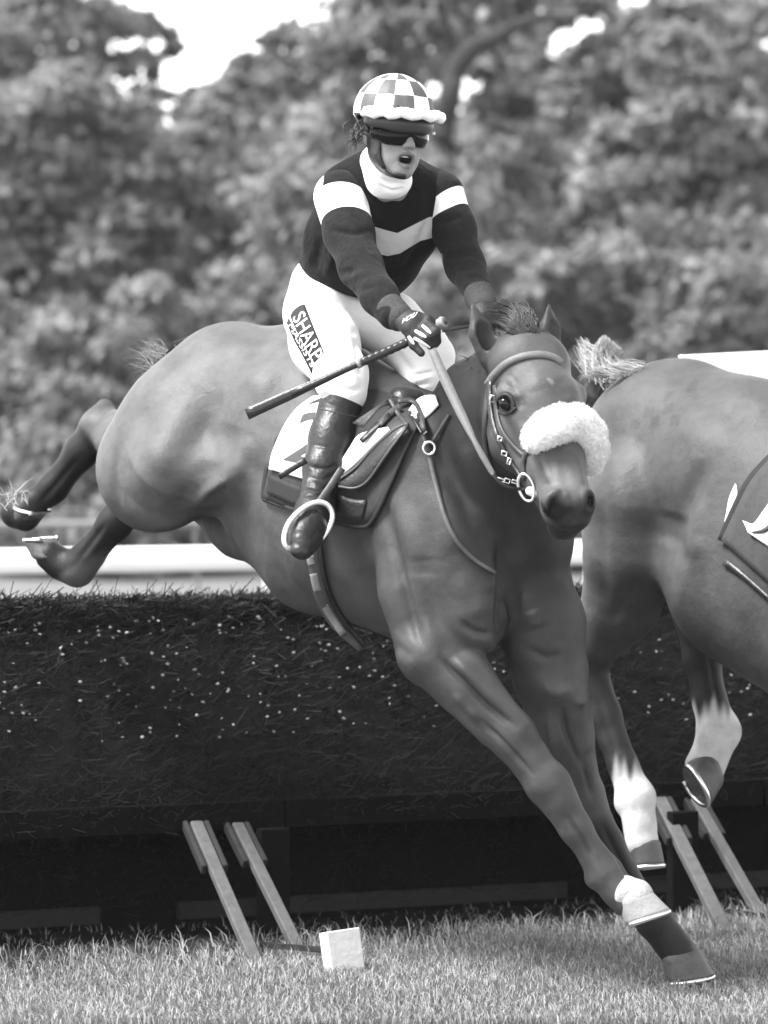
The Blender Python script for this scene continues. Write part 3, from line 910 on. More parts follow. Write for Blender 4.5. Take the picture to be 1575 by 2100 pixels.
# bushes at the foot
for i, (x, top, Y, lab) in enumerate(((-30, 560, 50, 'grey-green bush at the far left behind the kicked-back hooves'), (170, 600, 49, 'bush behind the raised hind hock of the bay horse'), (330, 540, 51, 'tall loose bush behind the bay rump and tail'),
                           (540, 520, 52, 'bush left of the white breeches'), (760, 520, 51, 'bush behind the jockey’s hips'), (930, 500, 52, 'bush between the two sleeves of the jockey'),
                           (1110, 470, 51, 'pale bush above the ears of the bay horse'), (1290, 460, 52, 'bush above the tail of the second horse'), (1450, 480, 50, 'bush above the back of the second horse'), (1620, 460, 51, 'bush at the right edge above the second horse'))):
    c = P(x, 1000, Y)
    tree('bush', lab.replace('’', "'"), 'bush', (c[0], Y), [((c[0], Y, 0), P(x + 20, (top + 1120) / 2, Y), .05, .02), ((c[0] + .1, Y, 0), P(x - 60, (top + 1100) / 2, Y), .04, .015), ((c[0] - .1, Y, 0), P(x + 70, (top + 1000) / 2, Y), .04, .015)],
         blobs_px([(x - 40, top + 110, 90), (x + 55, top + 140, 95), (x, top + 240, 130), (x - 60, top + 340, 120), (x + 60, top + 390, 120), (x - 70, top + 460, 120), (x + 60, top + 540, 120), (x - 40, top + 620, 110), (x - 30, 1080, 95), (x + 60, 1070, 95)], Y, .4),
         15000, .10, (.15, .30), G_B)
#==HORSES==
# ================================================================== horses
def hoof(parent, coronet, sole, toe, rc, rs, material, label=None, length=1.15):
    """Hoof from coronet centre to sole centre, toe direction, half widths; horseshoe below."""
    coronet, sole = np.asarray(coronet), np.asarray(sole)
    ax = unit(sole - coronet); toe = unit(np.asarray(toe) - ax * np.dot(toe, ax) * 0.0)
    nrm = unit(np.cross(np.cross(toe, ax), toe)); nrm = nrm if np.dot(nrm, ax) > 0 else -nrm
    lat = np.cross(nrm, toe)
    seg, rows = 28, 8
    V, Q = [], []
    for i in range(rows + 1):
        t = i / rows
        c = coronet * (1 - t) + sole * t; r = rc * (1 - t) + rs * t
        if i == 0: r *= .93
        for j in range(seg):
            a = 2 * math.pi * j / seg; f = math.cos(a)
            lt = (length if f > 0 else .82) + (0.18 * t if f > 0 else 0)
            V.append(c + toe * f * r * lt + lat * math.sin(a) * r * (1 - .12 * max(-f, 0)))
    for i in range(rows):
        for j in range(seg):
            k = (j + 1) % seg
            Q.append((i * seg + j, i * seg + k, (i + 1) * seg + k, (i + 1) * seg + j))
    Q.append(tuple(rows * seg + j for j in range(seg))); Q.append(tuple(range(seg))[::-1])
    h = obj('hoof', make_mesh('hoof', V, Q, material), parent, label)
    pts = []
    for j in range(25):
        a = -2.35 + 4.7 * j / 24; f = math.cos(a)
        pts.append(sole + nrm * .004 + toe * f * rs * ((length + .16) if f > 0 else .82) * .95 + lat * math.sin(a) * rs * .95)
    obj('horseshoe', make_mesh('horseshoe', *tube(pts, .0075, 6, flat=1.0), 'steel'), h)
    return h

def coat_obj(name, V, Q, shade, parent):
    return obj(name, make_mesh(name, V, Q, 'coat', attrs={'shade': shade}), parent)

# ------------------------------------------------------------------ leading bay horse
U1 = unit([0.725, -0.62, -0.29])                     # along the body, tail to chest
R1 = unit([-0.65, -0.76, 0.0])                       # towards its right flank
Y0, Y1 = 12.5, 14.4
STROKES1 = [
    # shoulder, triceps and ribs
    ([(785, 1010), (808, 1120), (842, 1250), (872, 1340)], 13, -.016, Y0, Y1), ([(812, 1010), (838, 1130), (872, 1260), (890, 1330)], 20, .012, Y0, Y1),
    ([(850, 1010), (862, 1090), (880, 1160)], 20, -.006, Y0, Y1), ([(872, 1140), (870, 1185)], 26, -.006, Y0, Y1), ([(905, 1000), (925, 1080), (935, 1140)], 26, .008, Y0, Y1),
    ([(930, 1180), (975, 1230), (985, 1270)], 24, .010, Y0, Y1), ([(945, 1275), (972, 1297), (1004, 1300)], 8, -.013, Y0, Y1), 
    ([(1000, 1300), (1008, 1345)], 12, .010, Y0, Y1),
    ([(830, 1200), (790, 1180), (740, 1200)], 30, -.006, Y0, Y1), ([(720, 1130), (760, 1230), (830, 1330)], 34, .006, Y0, Y1), ([(800, 1320), (850, 1350)], 14, -.006, Y0, Y1),
    # breast
    ([(1030, 1090), (1036, 1180), (1032, 1250), (1022, 1330)], 15, -.030, Y0, Y1), ([(1000, 1150), (1010, 1220)], 22, .008, Y0, Y1), ([(1060, 1200), (1050, 1270)], 12, -.010, Y0, Y1),
    ([(1090, 1250), (1105, 1290)], 22, .008, Y0, Y1), ([(1080, 1330), (1120, 1350), (1150, 1340)], 10, -.010, Y0, Y1),
    # neck
    ([(905, 900), (940, 1000), (985, 1110), (1010, 1170)], 20, -.012, Y0, Y1), ([(960, 880), (985, 980), (1030, 1090)], 30, .008, Y0, Y1), ([(1020, 960), (1060, 1060), (1080, 1150)], 20, -.010, Y0, Y1),
    ([(940, 850), (960, 930)], 14, -.006, Y0, Y1),
    # near foreleg
    ([(905, 1352), (945, 1392), (1000, 1448), (1056, 1490)], 7, -0.0176, Y0, Y1), ([(925, 1345), (975, 1395), (1040, 1460)], 13, 0.0128, Y0, Y1), ([(990, 1480), (1040, 1530), (1092, 1588)], 5, -0.0096, Y0, Y1),
    ([(930, 1420), (985, 1480)], 10, 0.0096, Y0, Y1), 
    ([(1162, 1672), (1195, 1722), (1220, 1770)], 5, -0.0096, Y0, Y1), 
    # far foreleg
    ([(1110, 1400), (1140, 1420), (1175, 1410)], 16, 0.0160, Y0, Y1), ([(1152, 1450), (1160, 1500), (1185, 1560)], 6, -0.0128, Y0, Y1), ([(1180, 1440), (1200, 1440)], 10, 0.0128, Y0, Y1), ([(1120, 1460), (1130, 1540)], 12, 0.0128, Y0, Y1),
    ([(1195, 1560), (1215, 1640)], 6, -0.0096, Y0, Y1), ([(1235, 1690), (1300, 1820)], 6, -0.0096, Y0, Y1),
    # quarters and flank
    ([(478, 870), (452, 930), (405, 995)], 26, -.022, Y0, 14.6), ([(470, 980), (430, 1005), (395, 1035)], 10, .014, Y0, 14.6), ([(512, 890), (480, 985)], 22, .010, Y0, 14.6), ([(450, 975), (465, 1010)], 6, -.006, Y0, 14.6),
    ([(400, 800), (350, 900), (330, 980)], 34, .012, Y0, 14.6), ([(520, 780)], 34, .012, Y0, 14.6), ([(440, 800), (430, 860), (390, 930)], 20, -.008, Y0, 14.6), ([(300, 830), (262, 920), (250, 1000)], 20, -.007, Y0, 14.7),
    ([(238, 920), (236, 980), (250, 1040)], 7, -.008, Y0, 14.8), ([(600, 760), (560, 850), (540, 900)], 30, -.008, Y0, 14.6), ([(390, 1000), (350, 1060)], 20, -.008, Y0, 14.6),
    ([(470, 930), (560, 990), (600, 1100)], 18, -.006, Y0, 14.6), ([(560, 960), (600, 1060), (650, 1180)], 14, .005, Y0, 14.5),
    # hind cannons
    ([(215, 1075), (160, 1150)], 7, -.007, 14.7, 15.3), ([(165, 935), (80, 1035)], 7, -.006, 14.8, 15.4),
    # head
    ([(1062, 862), (1096, 908), (1124, 940)], 9, .009, Y0, Y1), ([(1078, 905), (1104, 975), (1112, 1005)], 13, -.010, Y0, Y1), ([(1044, 790), (1060, 775)], 12, -.009, Y0, Y1), ([(1064, 812), (1072, 838)], 8, -.006, Y0, Y1),
    ([(1030, 800), (1052, 808), (1062, 826)], 6, .007, Y0, Y1), ([(1020, 870), (1010, 910), (1030, 960)], 9, .007, Y0, Y1), ([(1110, 930), (1128, 990)], 8, .006, Y0, Y1), ([(1178, 930), (1196, 1000)], 8, .006, Y0, Y1),
    ([(1130, 860), (1150, 940), (1168, 1005)], 12, -.005, Y0, Y1), ([(1104, 1028), (1122, 1058), (1142, 1078)], 4, -.010, Y0, Y1), ([(1128, 1012), (1152, 1006), (1168, 1026)], 7, .009, Y0, Y1), ([(1172, 1040), (1180, 1075)], 9, -.008, Y0, Y1),
    ([(1140, 1078), (1170, 1088), (1196, 1078)], 4, -.008, Y0, Y1), ([(1150, 770), (1160, 820)], 20, -.006, Y0, Y1), ([(1100, 745), (1110, 800)], 24, .005, Y0, Y1), ([(1116, 1000), (1122, 985)], 6, -.004, Y0, Y1),
]
def leading_horse():
    root = empty('horse', (0.1, 14.0, 0), 'bay racehorse landing over the brush fence with white fleece noseband, ridden by the jockey', 'horse', 'racehorses jumping the fence')
    pr = []
    W = (R1, 0.80)
    # trunk
    pr += chain([(490, 838, 14.40, 168), (625, 910, 14.20, 206)], .10, W)
    pr += chain([(625, 910, 14.20, 206), (770, 1029, 14.00, 236)], .10, (R1, .86))
    pr += chain([(770, 1029, 14.00, 236), (935, 1138, 13.82, 212)], .10, (R1, .84))
    pr += chain([(430, 1030, 14.66, 50), (500, 1070, 14.56, 70), (590, 1090, 14.34, 100)], .05) + chain([(560, 1050, 14.26, 95), (650, 1130, 14.15, 125)], .08)     # belly
    pr += chain([(620, 725, 14.30, 50), (850, 890, 14.0, 50)], .10)                                   # back to withers
    # quarters: hip, thigh, stifle
    pr += chain([(470, 842, 14.36, 165), (385, 900, 14.36, 148), (312, 962, 14.36, 124)], .08, (R1, .85))
    pr += [cone(P(355, 960, 14.22), P(330, 1020, 14.28), M(95, 14.2), M(62, 14.2), .06)]
    pr += chain([(600, 860, 14.50, 120), (420, 890, 14.66, 130), (330, 930, 14.86, 95)], .08)         # far quarter
    pr += chain([(420, 975, 14.16, 45), (480, 960, 14.05, 40)], .08)                                  # flank fold
    # near hind: gaskin away from the viewer, hock, cannon, fetlock
    pr += chain([(315, 1010, 14.42, 74), (290, 1005, 14.70, 52), (280, 1000, 14.86, 42)], .05)
    pr += chain([(284, 1008, 14.86, 40), (236, 1072, 14.90, 33), (180, 1140, 14.96, 30), (158, 1166, 14.98, 35)], .03)
    pr += chain([(158, 1166, 14.98, 35), (126, 1158, 15.00, 29), (102, 1140, 15.0, 30)], .025)
    # far hind
    pr += chain([(330, 930, 14.86, 95), (265, 905, 14.98, 58), (215, 880, 15.06, 42)], .05)
    pr += chain([(214, 835, 15.08, 17), (205, 872, 15.06, 34)], .03)
    pr += chain([(205, 880, 15.06, 40), (168, 926, 15.08, 32), (110, 1000, 15.12, 28), (62, 1040, 15.14, 29), (34, 1050, 15.15, 31)], .03)
    pr += chain([(34, 1050, 15.15, 31), (52, 1062, 15.12, 28)], .02)
    # shoulders and chest
    pr += chain([(850, 950, 13.66, 95), (905, 1120, 13.58, 100), (955, 1250, 13.55, 92)], .07, (R1, .7))
    pr += chain([(812, 1040, 13.66, 58), (845, 1200, 13.60, 72), (880, 1330, 13.58, 76)], .04, (R1, .75))
    pr += chain([(968, 1190, 13.60, 82), (978, 1255, 13.56, 62)], .07)                                # near pectoral
    pr += chain([(1080, 1180, 13.80, 90), (1112, 1280, 13.66, 82), (1128, 1380, 13.66, 74)], .05)     # far shoulder
    pr += [cone(P(1098, 1245, 13.64), P(1108, 1300, 13.62), M(66, 13.5), M(52, 13.5), .06)]
    # near foreleg
    pr += chain([(888, 1338, 13.56, 70), (950, 1396, 13.54, 59), (1050, 1508, 13.50, 46), (1112, 1594, 13.48, 42)], .03)
    pr += chain([(968, 1372, 13.495, 30), (1064, 1494, 13.465, 20)], .03)
    pr += chain([(898, 1400, 13.53, 26), (1000, 1506, 13.495, 20)], .025)
    pr += [ell(P(1132, 1618, 13.475), M(44, 13.46), k=.04)]
    pr += chain([(1150, 1648, 13.47, 40), (1180, 1698, 13.47, 32), (1222, 1762, 13.47, 29), (1240, 1790, 13.47, 36)], .02)
    pr += [ell(P(1222, 1800, 13.50), M(24, 13.5), k=.02)]
    pr += chain([(1240, 1790, 13.47, 36), (1268, 1826, 13.46, 33), (1290, 1846, 13.45, 37)], .02)
    # far foreleg
    pr += chain([(1128, 1380, 13.68, 76), (1152, 1500, 13.70, 62), (1184, 1612, 13.74, 48)], .03)
    pr += chain([(1170, 1420, 13.62, 34), (1186, 1520, 13.66, 26)], .02)
    pr += [ell(P(1196, 1640, 13.75), M(47, 13.75), k=.03)]
    pr += chain([(1210, 1670, 13.76, 42), (1244, 1730, 13.78, 34), (1312, 1852, 13.82, 31), (1342, 1888, 13.83, 37)], .02)
    pr += chain([(1342, 1888, 13.83, 37), (1370, 1926, 13.83, 33), (1388, 1950, 13.83, 37)], .02)
    # neck
    NS = (unit([-.75, -.55, 0]), .62)
    pr += chain([(935, 1010, 13.84, 186), (1000, 915, 13.66, 140), (1050, 815, 13.48, 96)], .08, (unit([-.8, -.5, 0]), .72))
    pr += chain([(890, 905, 13.93, 52), (965, 800, 13.70, 50), (1030, 738, 13.52, 42)], .06)
    pr += chain([(1040, 900, 13.60, 105), (1085, 1100, 13.66, 92)], .08)
    # head
    HL = unit([0.93, 0.30, 0.10]); HD = unit(P(1165, 1050, 13.12) - P(1078, 740, 13.44)); HF = unit(np.cross(HD, HL)); HF = HF if HF[1] < 0 else -HF
    pr += chain([(1078, 748, 13.42, 74), (1112, 832, 13.32, 78)], .05)
    pr += [ell(P(1085, 740, 13.38), (M(80, 13.4), .08, M(60, 13.4)), np.array([HL, HF, HD]), .04)]
    pr += [cone(P(1112, 832, 13.30), P(1142, 945, 13.20), M(74, 13.3), M(54, 13.2), .04)]
    pr += [cone(P(1142, 945, 13.20), P(1160, 1020, 13.13), M(53, 13.2), M(52, 13.1), .03)]
    pr += [ell(P(1163, 1048, 13.11), (M(51, 13.1), .060, M(48, 13.1)), np.array([HL, HF, HD]), .03)]
    pr += [cone(P(1046, 850, 13.42), P(1064, 905, 13.36), M(60, 13.4), M(58, 13.4), .04)]              # round jaw
    pr += [cone(P(1072, 905, 13.36), P(1130, 1020, 13.22), M(52, 13.4), M(34, 13.2), .04)]
    pr += [ell(P(1158, 1082, 13.14), (M(35, 13.1), .045, M(20, 13.1)), np.array([HL, HF, HD]), .02)]   # lower lip
    pr += [cone(P(1068, 842, 13.255), P(1128, 930, 13.165), .012, .010, .02)]                          # cheek crest
    pr += [ell(P(1040, 806, 13.285), .030, k=.03), ell(P(1180, 812, 13.34), .030, k=.03)]             # brow over the eyes
    pr += [ell(P(1130, 1030, 13.06), (.030, .03, .036), k=.02), ell(P(1205, 1028, 13.08), (.022, .03, .034), k=.02)]
    pr += [ell(P(1139, 1034, 13.015), (.019, .05, .029), unit_axes(HL * .9 + HD * .35, HF), k=.010, op='s')]
    pr += [ell(P(1212, 1030, 13.03), (.010, .05, .026), k=.010, op='s')]
    # ears
    for base, tip, wpx, face, Y in (((1004, 732), (968, 622), 31, (0.5, -0.9, 0), 13.40), ((1130, 716), (1125, 624), 28, (0.75, -0.7, 0), 13.46)):
        b, t = P(base[0], base[1], Y), P(tip[0], tip[1], Y + .01); mid = b * .55 + t * .45
        r = M(wpx, Y); fd = unit(face)
        pr += [cone(b, mid, r * .8, r * .95, .02, (fd, .72)), cone(mid, t, r * .95, r * .12, .004, (fd, .6))]
        pr += [ell(mid + fd * r * .62, (r * .62, r * .55, np.linalg.norm(t - b) * .38), np.array([unit(np.cross(unit(t - b), fd)), fd, unit(t - b)]), .006, 's')]
    V, Q = solid(pr, 0.0055, rot=math.atan2(U1[1], U1[0]), smooth=3)
    V = sculpt(V, Q, STROKES1)
    # coat colours: bay with dark points, dark muzzle, small star
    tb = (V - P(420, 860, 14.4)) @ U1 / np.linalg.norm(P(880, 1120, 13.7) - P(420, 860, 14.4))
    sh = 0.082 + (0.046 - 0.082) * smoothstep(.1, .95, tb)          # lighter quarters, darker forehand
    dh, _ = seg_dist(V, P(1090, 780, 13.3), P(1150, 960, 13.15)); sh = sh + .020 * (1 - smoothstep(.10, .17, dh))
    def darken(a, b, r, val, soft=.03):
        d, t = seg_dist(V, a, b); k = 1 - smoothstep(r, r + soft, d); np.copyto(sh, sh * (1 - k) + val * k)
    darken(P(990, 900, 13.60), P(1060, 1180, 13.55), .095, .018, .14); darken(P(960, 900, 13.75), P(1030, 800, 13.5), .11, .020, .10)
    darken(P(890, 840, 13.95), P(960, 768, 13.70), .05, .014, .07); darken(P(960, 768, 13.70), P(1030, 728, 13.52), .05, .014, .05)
    darken(P(262, 1040, 14.88), P(60, 1150, 15.0), .075, .014)
    darken(P(175, 918, 15.08), P(20, 1060, 15.14), .075, .013)
    darken(P(1235, 1725, 13.78), P(1420, 1990, 13.83), .07, .016, .05)
    darken(P(214, 830, 15.08), P(190, 885, 15.08), .04, .05)
    darken(P(1165, 1075, 13.1), P(1180, 1055, 13.05), .038, .022, .04)
    darken(P(1143, 1036, 13.07), P(1143, 1036, 13.12), .036, .007, .010)
    darken(P(1212, 1030, 13.05), P(1212, 1030, 13.09), .030, .015, .012)
    darken(P(1041, 827, 13.2), P(1041, 827, 13.32), .026, .030, .016)
    d, _ = seg_dist(V, P(1148, 985, 13.10), P(1160, 1005, 13.07)); k = 1 - smoothstep(.02, .055, d); sh = sh * (1 - k) + .085 * k
    for (x, y, Y) in ((985, 680, 13.36), (1128, 672, 13.44)): darken(P(x, y + 20, Y), P(x - 3, y - 20, Y), .02, .035, .02)
    d, _ = seg_dist(V, P(1133, 782, 13.22), P(1128, 776, 13.22)); sh = np.where(d < .009, .14, sh)
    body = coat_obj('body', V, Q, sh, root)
    bv = bvh_of(V, Q)
    # eyes
    x, y = 1039, 828
    y0 = cast(bv, x, y)
    ev = unit([-.35, -.9, .1])
    c = P(x, y, y0 + .003)
    V2, Q2 = solid([ell(c, (.021, .016, .019), np.array([unit([1, .25, -.3]), unit([-.25, 1, 0]), unit([.3, 0, 1])]))], .0026); e = obj('eye', make_mesh('eye', V2, Q2, 'eye'), root)
    for pth, wd in (([(1016, 832), (1021, 817), (1034, 809), (1047, 815), (1056, 834)], (2, 5, 6, 5, 2)), ([(1017, 835), (1025, 845), (1037, 849), (1048, 845), (1058, 836)], (1.5, 3, 3, 3, 2))):
        obj('eyelid', make_mesh('eyelid', *strap(bv, pth, wd, 16, .0045, .005, 1), 'lid'), e)
    # hooves
    hoof(root, P(1290, 1838, 13.45), P(1318, 1884, 13.44), P(1375, 1864, 13.44) - P(1272, 1898, 13.47), M(40, 13.45), M(45, 13.45), 'hoof_pale', 'pale near fore hoof with white coronet')
    hoof(root, P(1388, 1952, 13.83), P(1404, 2006, 13.83), P(1466, 2001, 13.80) - P(1350, 2012, 13.86), M(41, 13.83), M(48, 13.83), 'hoof')
    hoof(root, P(106, 1144, 15.0), P(88, 1108, 15.02), P(50, 1132, 15.05) - P(115, 1130, 14.96), M(36, 15.0), M(34, 15.0), 'hoof')
    hoof(root, P(50, 1066, 15.13), P(70, 1048, 15.10), P(30, 1036, 15.14) - P(97, 1056, 15.06), M(30, 15.1), M(36, 15.1), 'hoof')
    # white band of hair over the near fore coronet
    V2, Q2 = solid(chain([(1283, 1832, 13.45, 37), (1300, 1842, 13.45, 42)], .02), .005)
    obj('coronet', make_mesh('coronet', V2, Q2, 'coronet_hair'), root)
    # forelock, mane, tail
    L = []
    for i in range(800):
        u = random.random(); v = random.random()
        b = P(1092 + random.gauss(0, 15), 718 + random.gauss(0, 5), 13.36 + .05 * random.random())
        hi = P(1098 - 36 * u + random.gauss(0, 4), 690 - 44 * v, 13.34 + .03 * v)
        mid = P(1076 - 42 * u + random.gauss(0, 6), 672 - 48 * v + random.gauss(0, 4), 13.37 + .06 * v)
        end = P(1040 - 40 * u + random.gauss(0, 9), 668 - 36 * v + random.gauss(0, 7), 13.42 + .08 * u)
        L.append(spline([b, hi, mid, end], 8))
    hair_obj('forelock', L, .0030, 'hair_dark', root, (.012, .035))
    L = []
    for i in range(700):
        t = random.random()
        x, y, Y = 895 + 140 * t, 862 - 155 * t + 30 * t * t, 13.93 - .43 * t
        b = P(x + random.gauss(0, 8), y + random.gauss(0, 8), Y - .03)
        e = P(x + 26 - 60 * random.random() + random.gauss(0, 10), y - 22 - 30 * random.random() * t + 50 * (random.random() < .55) + random.gauss(0, 8), Y - .10 + .1 * random.random())
        L.append(spline([b, (b + e) / 2 + np.array([0, -.02, .025]), e], 6))
    hair_obj('mane', L, .0036, 'hair_dark', root, (.008, .025))
    L = []
    for i in range(420):
        t = random.random()
        b = P(505 - 165 * t + random.gauss(0, 4), 664 + 62 * t * t + 20 * t + random.gauss(0, 4), 14.46 + .12 * t)
        k = random.random()
        e = P(345 - 90 * k + random.gauss(0, 9), 730 + 130 * k + random.gauss(0, 9), 14.70 + .1 * random.random())
        if b[0] < e[0]: continue
        mid = b * .5 + e * .5 + np.array([-.008, .03, .014])
        L.append(spline([b, mid, e], 7))
    tl = hair_obj('tail', L, .0020, 'hair_dark', root, (.012, .05))
    L = []
    for i in range(170):
        t = .4 * random.random() ** 2
        b = P(345 - 70 * t + random.gauss(0, 8), 735 + 90 * t + random.gauss(0, 8), 14.70); a_ = random.uniform(2.2, 3.9); ln = random.uniform(25, 85)
        e = P(345 - 70 * t + ln * math.cos(a_), 735 + 90 * t - ln * math.sin(a_) * .8, 14.80 + .1 * random.random())
        L.append(spline([b, (b + e) / 2 + np.array([random.gauss(0, .01), 0, .015 + random.gauss(0, .008)]), e], 7))
    hair_obj('tail_wisps', L, .0010, 'hair_dark', tl, (.05, .22), r1=.0002)
    # straw caught on the far hind shoe
    L = []
    for i in range(26):
        b = P(30 + random.gauss(0, 16), 1022 + random.gauss(0, 8), 15.08); e = b + np.array([random.gauss(0, .03), -.01, random.gauss(.01, .02)])
        L.append(spline([b, (b + e) / 2 + np.array([0, 0, .008]), e], 4))
    hair_obj('straw_on_hoof', L, .0014, 'hair_dark', root, (.4, .7))
    return root, V, Q, bv

def unit_axes(a, fwd):
    a = unit(a); f = unit(np.asarray(fwd) - a * np.dot(a, fwd)); return np.array([a, f, np.cross(a, f)])

HORSE1, HV, HQ, HB = leading_horse()
print('horse1', len(HV))

# ------------------------------------------------------------------ second horse, mostly outside the right edge
def second_horse():
    root = empty('horse', (1.3, 14.8, 0), 'chestnut racehorse cut off by the right edge, pale tail, white hind socks', 'horse', 'racehorses jumping the fence')
    R2 = unit([-.6, -.8, 0])
    pr = []
    pr += chain([(1392, 922, 15.0, 188), (1540, 1010, 14.75, 215), (1740, 1140, 14.42, 245)], .10, (R2, .85))
    pr += chain([(1340, 935, 15.02, 150), (1312, 1040, 14.90, 118)], .08, (R2, .9))
    pr += chain([(1312, 1040, 14.86, 116), (1300, 1140, 14.86, 96), (1272, 1240, 14.92, 72), (1205, 1352, 15.02, 44)], .06)
    pr += chain([(1430, 990, 14.72, 78), (1455, 1130, 14.68, 62)], .07)                                    # stifle and flank
    pr += chain([(1170, 1318, 15.07, 16), (1196, 1372, 15.04, 38)], .03)
    pr += chain([(1202, 1374, 15.02, 44), (1238, 1466, 15.0, 34), (1278, 1570, 14.97, 29), (1304, 1636, 14.95, 39)], .025)
    pr += [ell(P(1286, 1648, 14.97), M(26, 14.97), k=.02)]
    pr += chain([(1304, 1636, 14.95, 39), (1312, 1690, 14.93, 32), (1316, 1726, 14.92, 35)], .02)
    pr += chain([(1520, 1130, 15.05, 130), (1470, 1200, 15.12, 70), (1428, 1248, 15.16, 48)], .06)         # far hind
    pr += chain([(1425, 1250, 15.16, 47), (1440, 1350, 15.14, 37), (1456, 1440, 15.12, 33), (1474, 1500, 15.10, 43)], .025)
    pr += chain([(1474, 1500, 15.10, 43), (1458, 1545, 15.10, 36), (1446, 1572, 15.10, 42)], .025)
    pr += chain([(1560, 1180, 14.65, 200), (1700, 1300, 14.4, 170)], .08)                                   # belly
    V, Q = solid(pr, 0.0075, rot=-.7, smooth=3)
    V = sculpt(V, Q, [([(1400, 1170), (1385, 1100), (1420, 1010), (1445, 940)], 22, -.020, 14, 16), ([(1430, 1150), (1415, 1090), (1450, 1010)], 24, .012, 14, 16),
                      ([(1300, 900), (1270, 1000), (1280, 1100)], 40, .012, 14, 16), ([(1330, 990), (1345, 1100), (1370, 1180)], 30, -.008, 14, 16),
                      ([(1250, 1280), (1310, 1180)], 16, -.010, 14, 16), ([(1240, 1000), (1235, 1150), (1250, 1250)], 16, -.008, 14, 16),
                      ([(1380, 1050), (1360, 1120)], 30, -.014, 14, 16), ([(1420, 780), (1480, 830), (1540, 870)], 40, -.010, 14, 16),
                      ([(1225, 1440), (1270, 1560)], 7, -.006, 14, 16), ([(1452, 1320), (1470, 1440)], 8, -.006, 14, 16), ([(1320, 1250), (1350, 1290)], 30, .008, 14, 16)])
    px = project(V)
    sh = np.full(len(V), .058)
    def sock(a, b, r, edge, s):
        d, t = seg_dist(V, a, b); jag = .05 * np.sin(px[:, 0] * .13) + .04 * np.sin(px[:, 0] * .31)
        k = (1 - smoothstep(r, r + .015, d)) * smoothstep(edge, edge + .22, t + jag * s); np.copyto(sh, sh * (1 - k) + .50 * k)
    def darken(a, b, r, val, soft=.04):
        d, t = seg_dist(V, a, b); k = 1 - smoothstep(r, r + soft, d); np.copyto(sh, sh * (1 - k) + val * k)
    darken(P(1180, 1330, 15.05), P(1285, 1590, 14.97), .075, .026, .08)
    darken(P(1428, 1240, 15.16), P(1455, 1430, 15.12), .08, .018, .05)
    sock(P(1238, 1466, 15.0), P(1318, 1740, 14.92), .085, .34, 1)
    sock(P(1438, 1350, 15.14), P(1462, 1560, 15.10), .095, .40, 1)
    # brushed quarter marks on the rump
    for (x, y) in ((1330, 845), (1370, 838), (1302, 870), (1342, 866), (1384, 862), (1372, 812), (1420, 792)):
        m = (np.abs(px[:, 0] - x + .2 * (px[:, 1] - y)) < 10) & (np.abs(px[:, 1] - y + .12 * (px[:, 0] - x)) < 11) & (V[:, 1] < 15)
        sh[m] *= .80
    coat_obj('body', V, Q, sh, root)
    hoof(root, P(1317, 1726, 14.92), P(1322, 1776, 14.91), P(1360, 1770, 14.88) - P(1290, 1778, 14.94), M(33, 14.9), M(33, 14.9), 'hoof')
    hoof(root, P(1458, 1566, 15.10), P(1422, 1604, 15.06), P(1462, 1648, 15.02) - P(1396, 1566, 15.10), M(42, 15.1), M(46, 15.1), 'hoof')
    L = []
    for i in range(1500):
        b = P(1266 + random.gauss(0, 15), 776 + random.gauss(0, 9), 15.06 + .06 * random.random()); q = random.random(); wv = random.gauss(0, 1)
        if q < .55:      # sweep down to the left
            k = random.random(); e = P(1212 + 10 * wv - 8 * k, 712 + 100 * k + 10 * wv, 15.2 + .06 * random.random()); m_ = b * .45 + e * .55 + np.array([-.005, 0, .035 + .01 * wv])
        elif q < .9:     # flames upwards
            k = random.random(); e = P(1228 + 46 * k + 6 * wv, 684 + 38 * abs(k - .25) + 9 * abs(wv), 15.12 + .06 * random.random()); m_ = b * .5 + e * .5 + np.array([-.02 - .012 * k + .004 * wv, 0, .0])
        else:
            k = random.random(); e = P(1195 + 8 * wv, 690 + 60 * k, 15.22); m_ = b * .4 + e * .6 + np.array([-.01, 0, -.02])
        L.append(spline([b, m_, e], 9))
    for i in range(260):
        t = random.random(); b = P(1330 - 70 * t, 752 + 22 * t + random.gauss(0, 4), 14.95)
        e = b + np.array([-.06 - .04 * random.random(), .03, .004 + random.gauss(0, .008)]); L.append(spline([b, (b + e) / 2 + np.array([0, 0, .010]), e], 5))
    hair_obj('tail', L, .0015, 'hair_dark', root, (.16, .42))
    bv = bvh_of(V, Q)
    # sweat lather in front of the cloth
    obj('lather', make_mesh('lather', *lay(bv, [(1508, 992), (1496, 1020), (1490, 1050), (1484, 1082)], [(1510, 996), (1512, 1015), (1504, 1050), (1490, 1080)], 12, 4, .004, .003), 'knit_white'), root)
    return root, bv
HORSE2, H2B = second_horse()

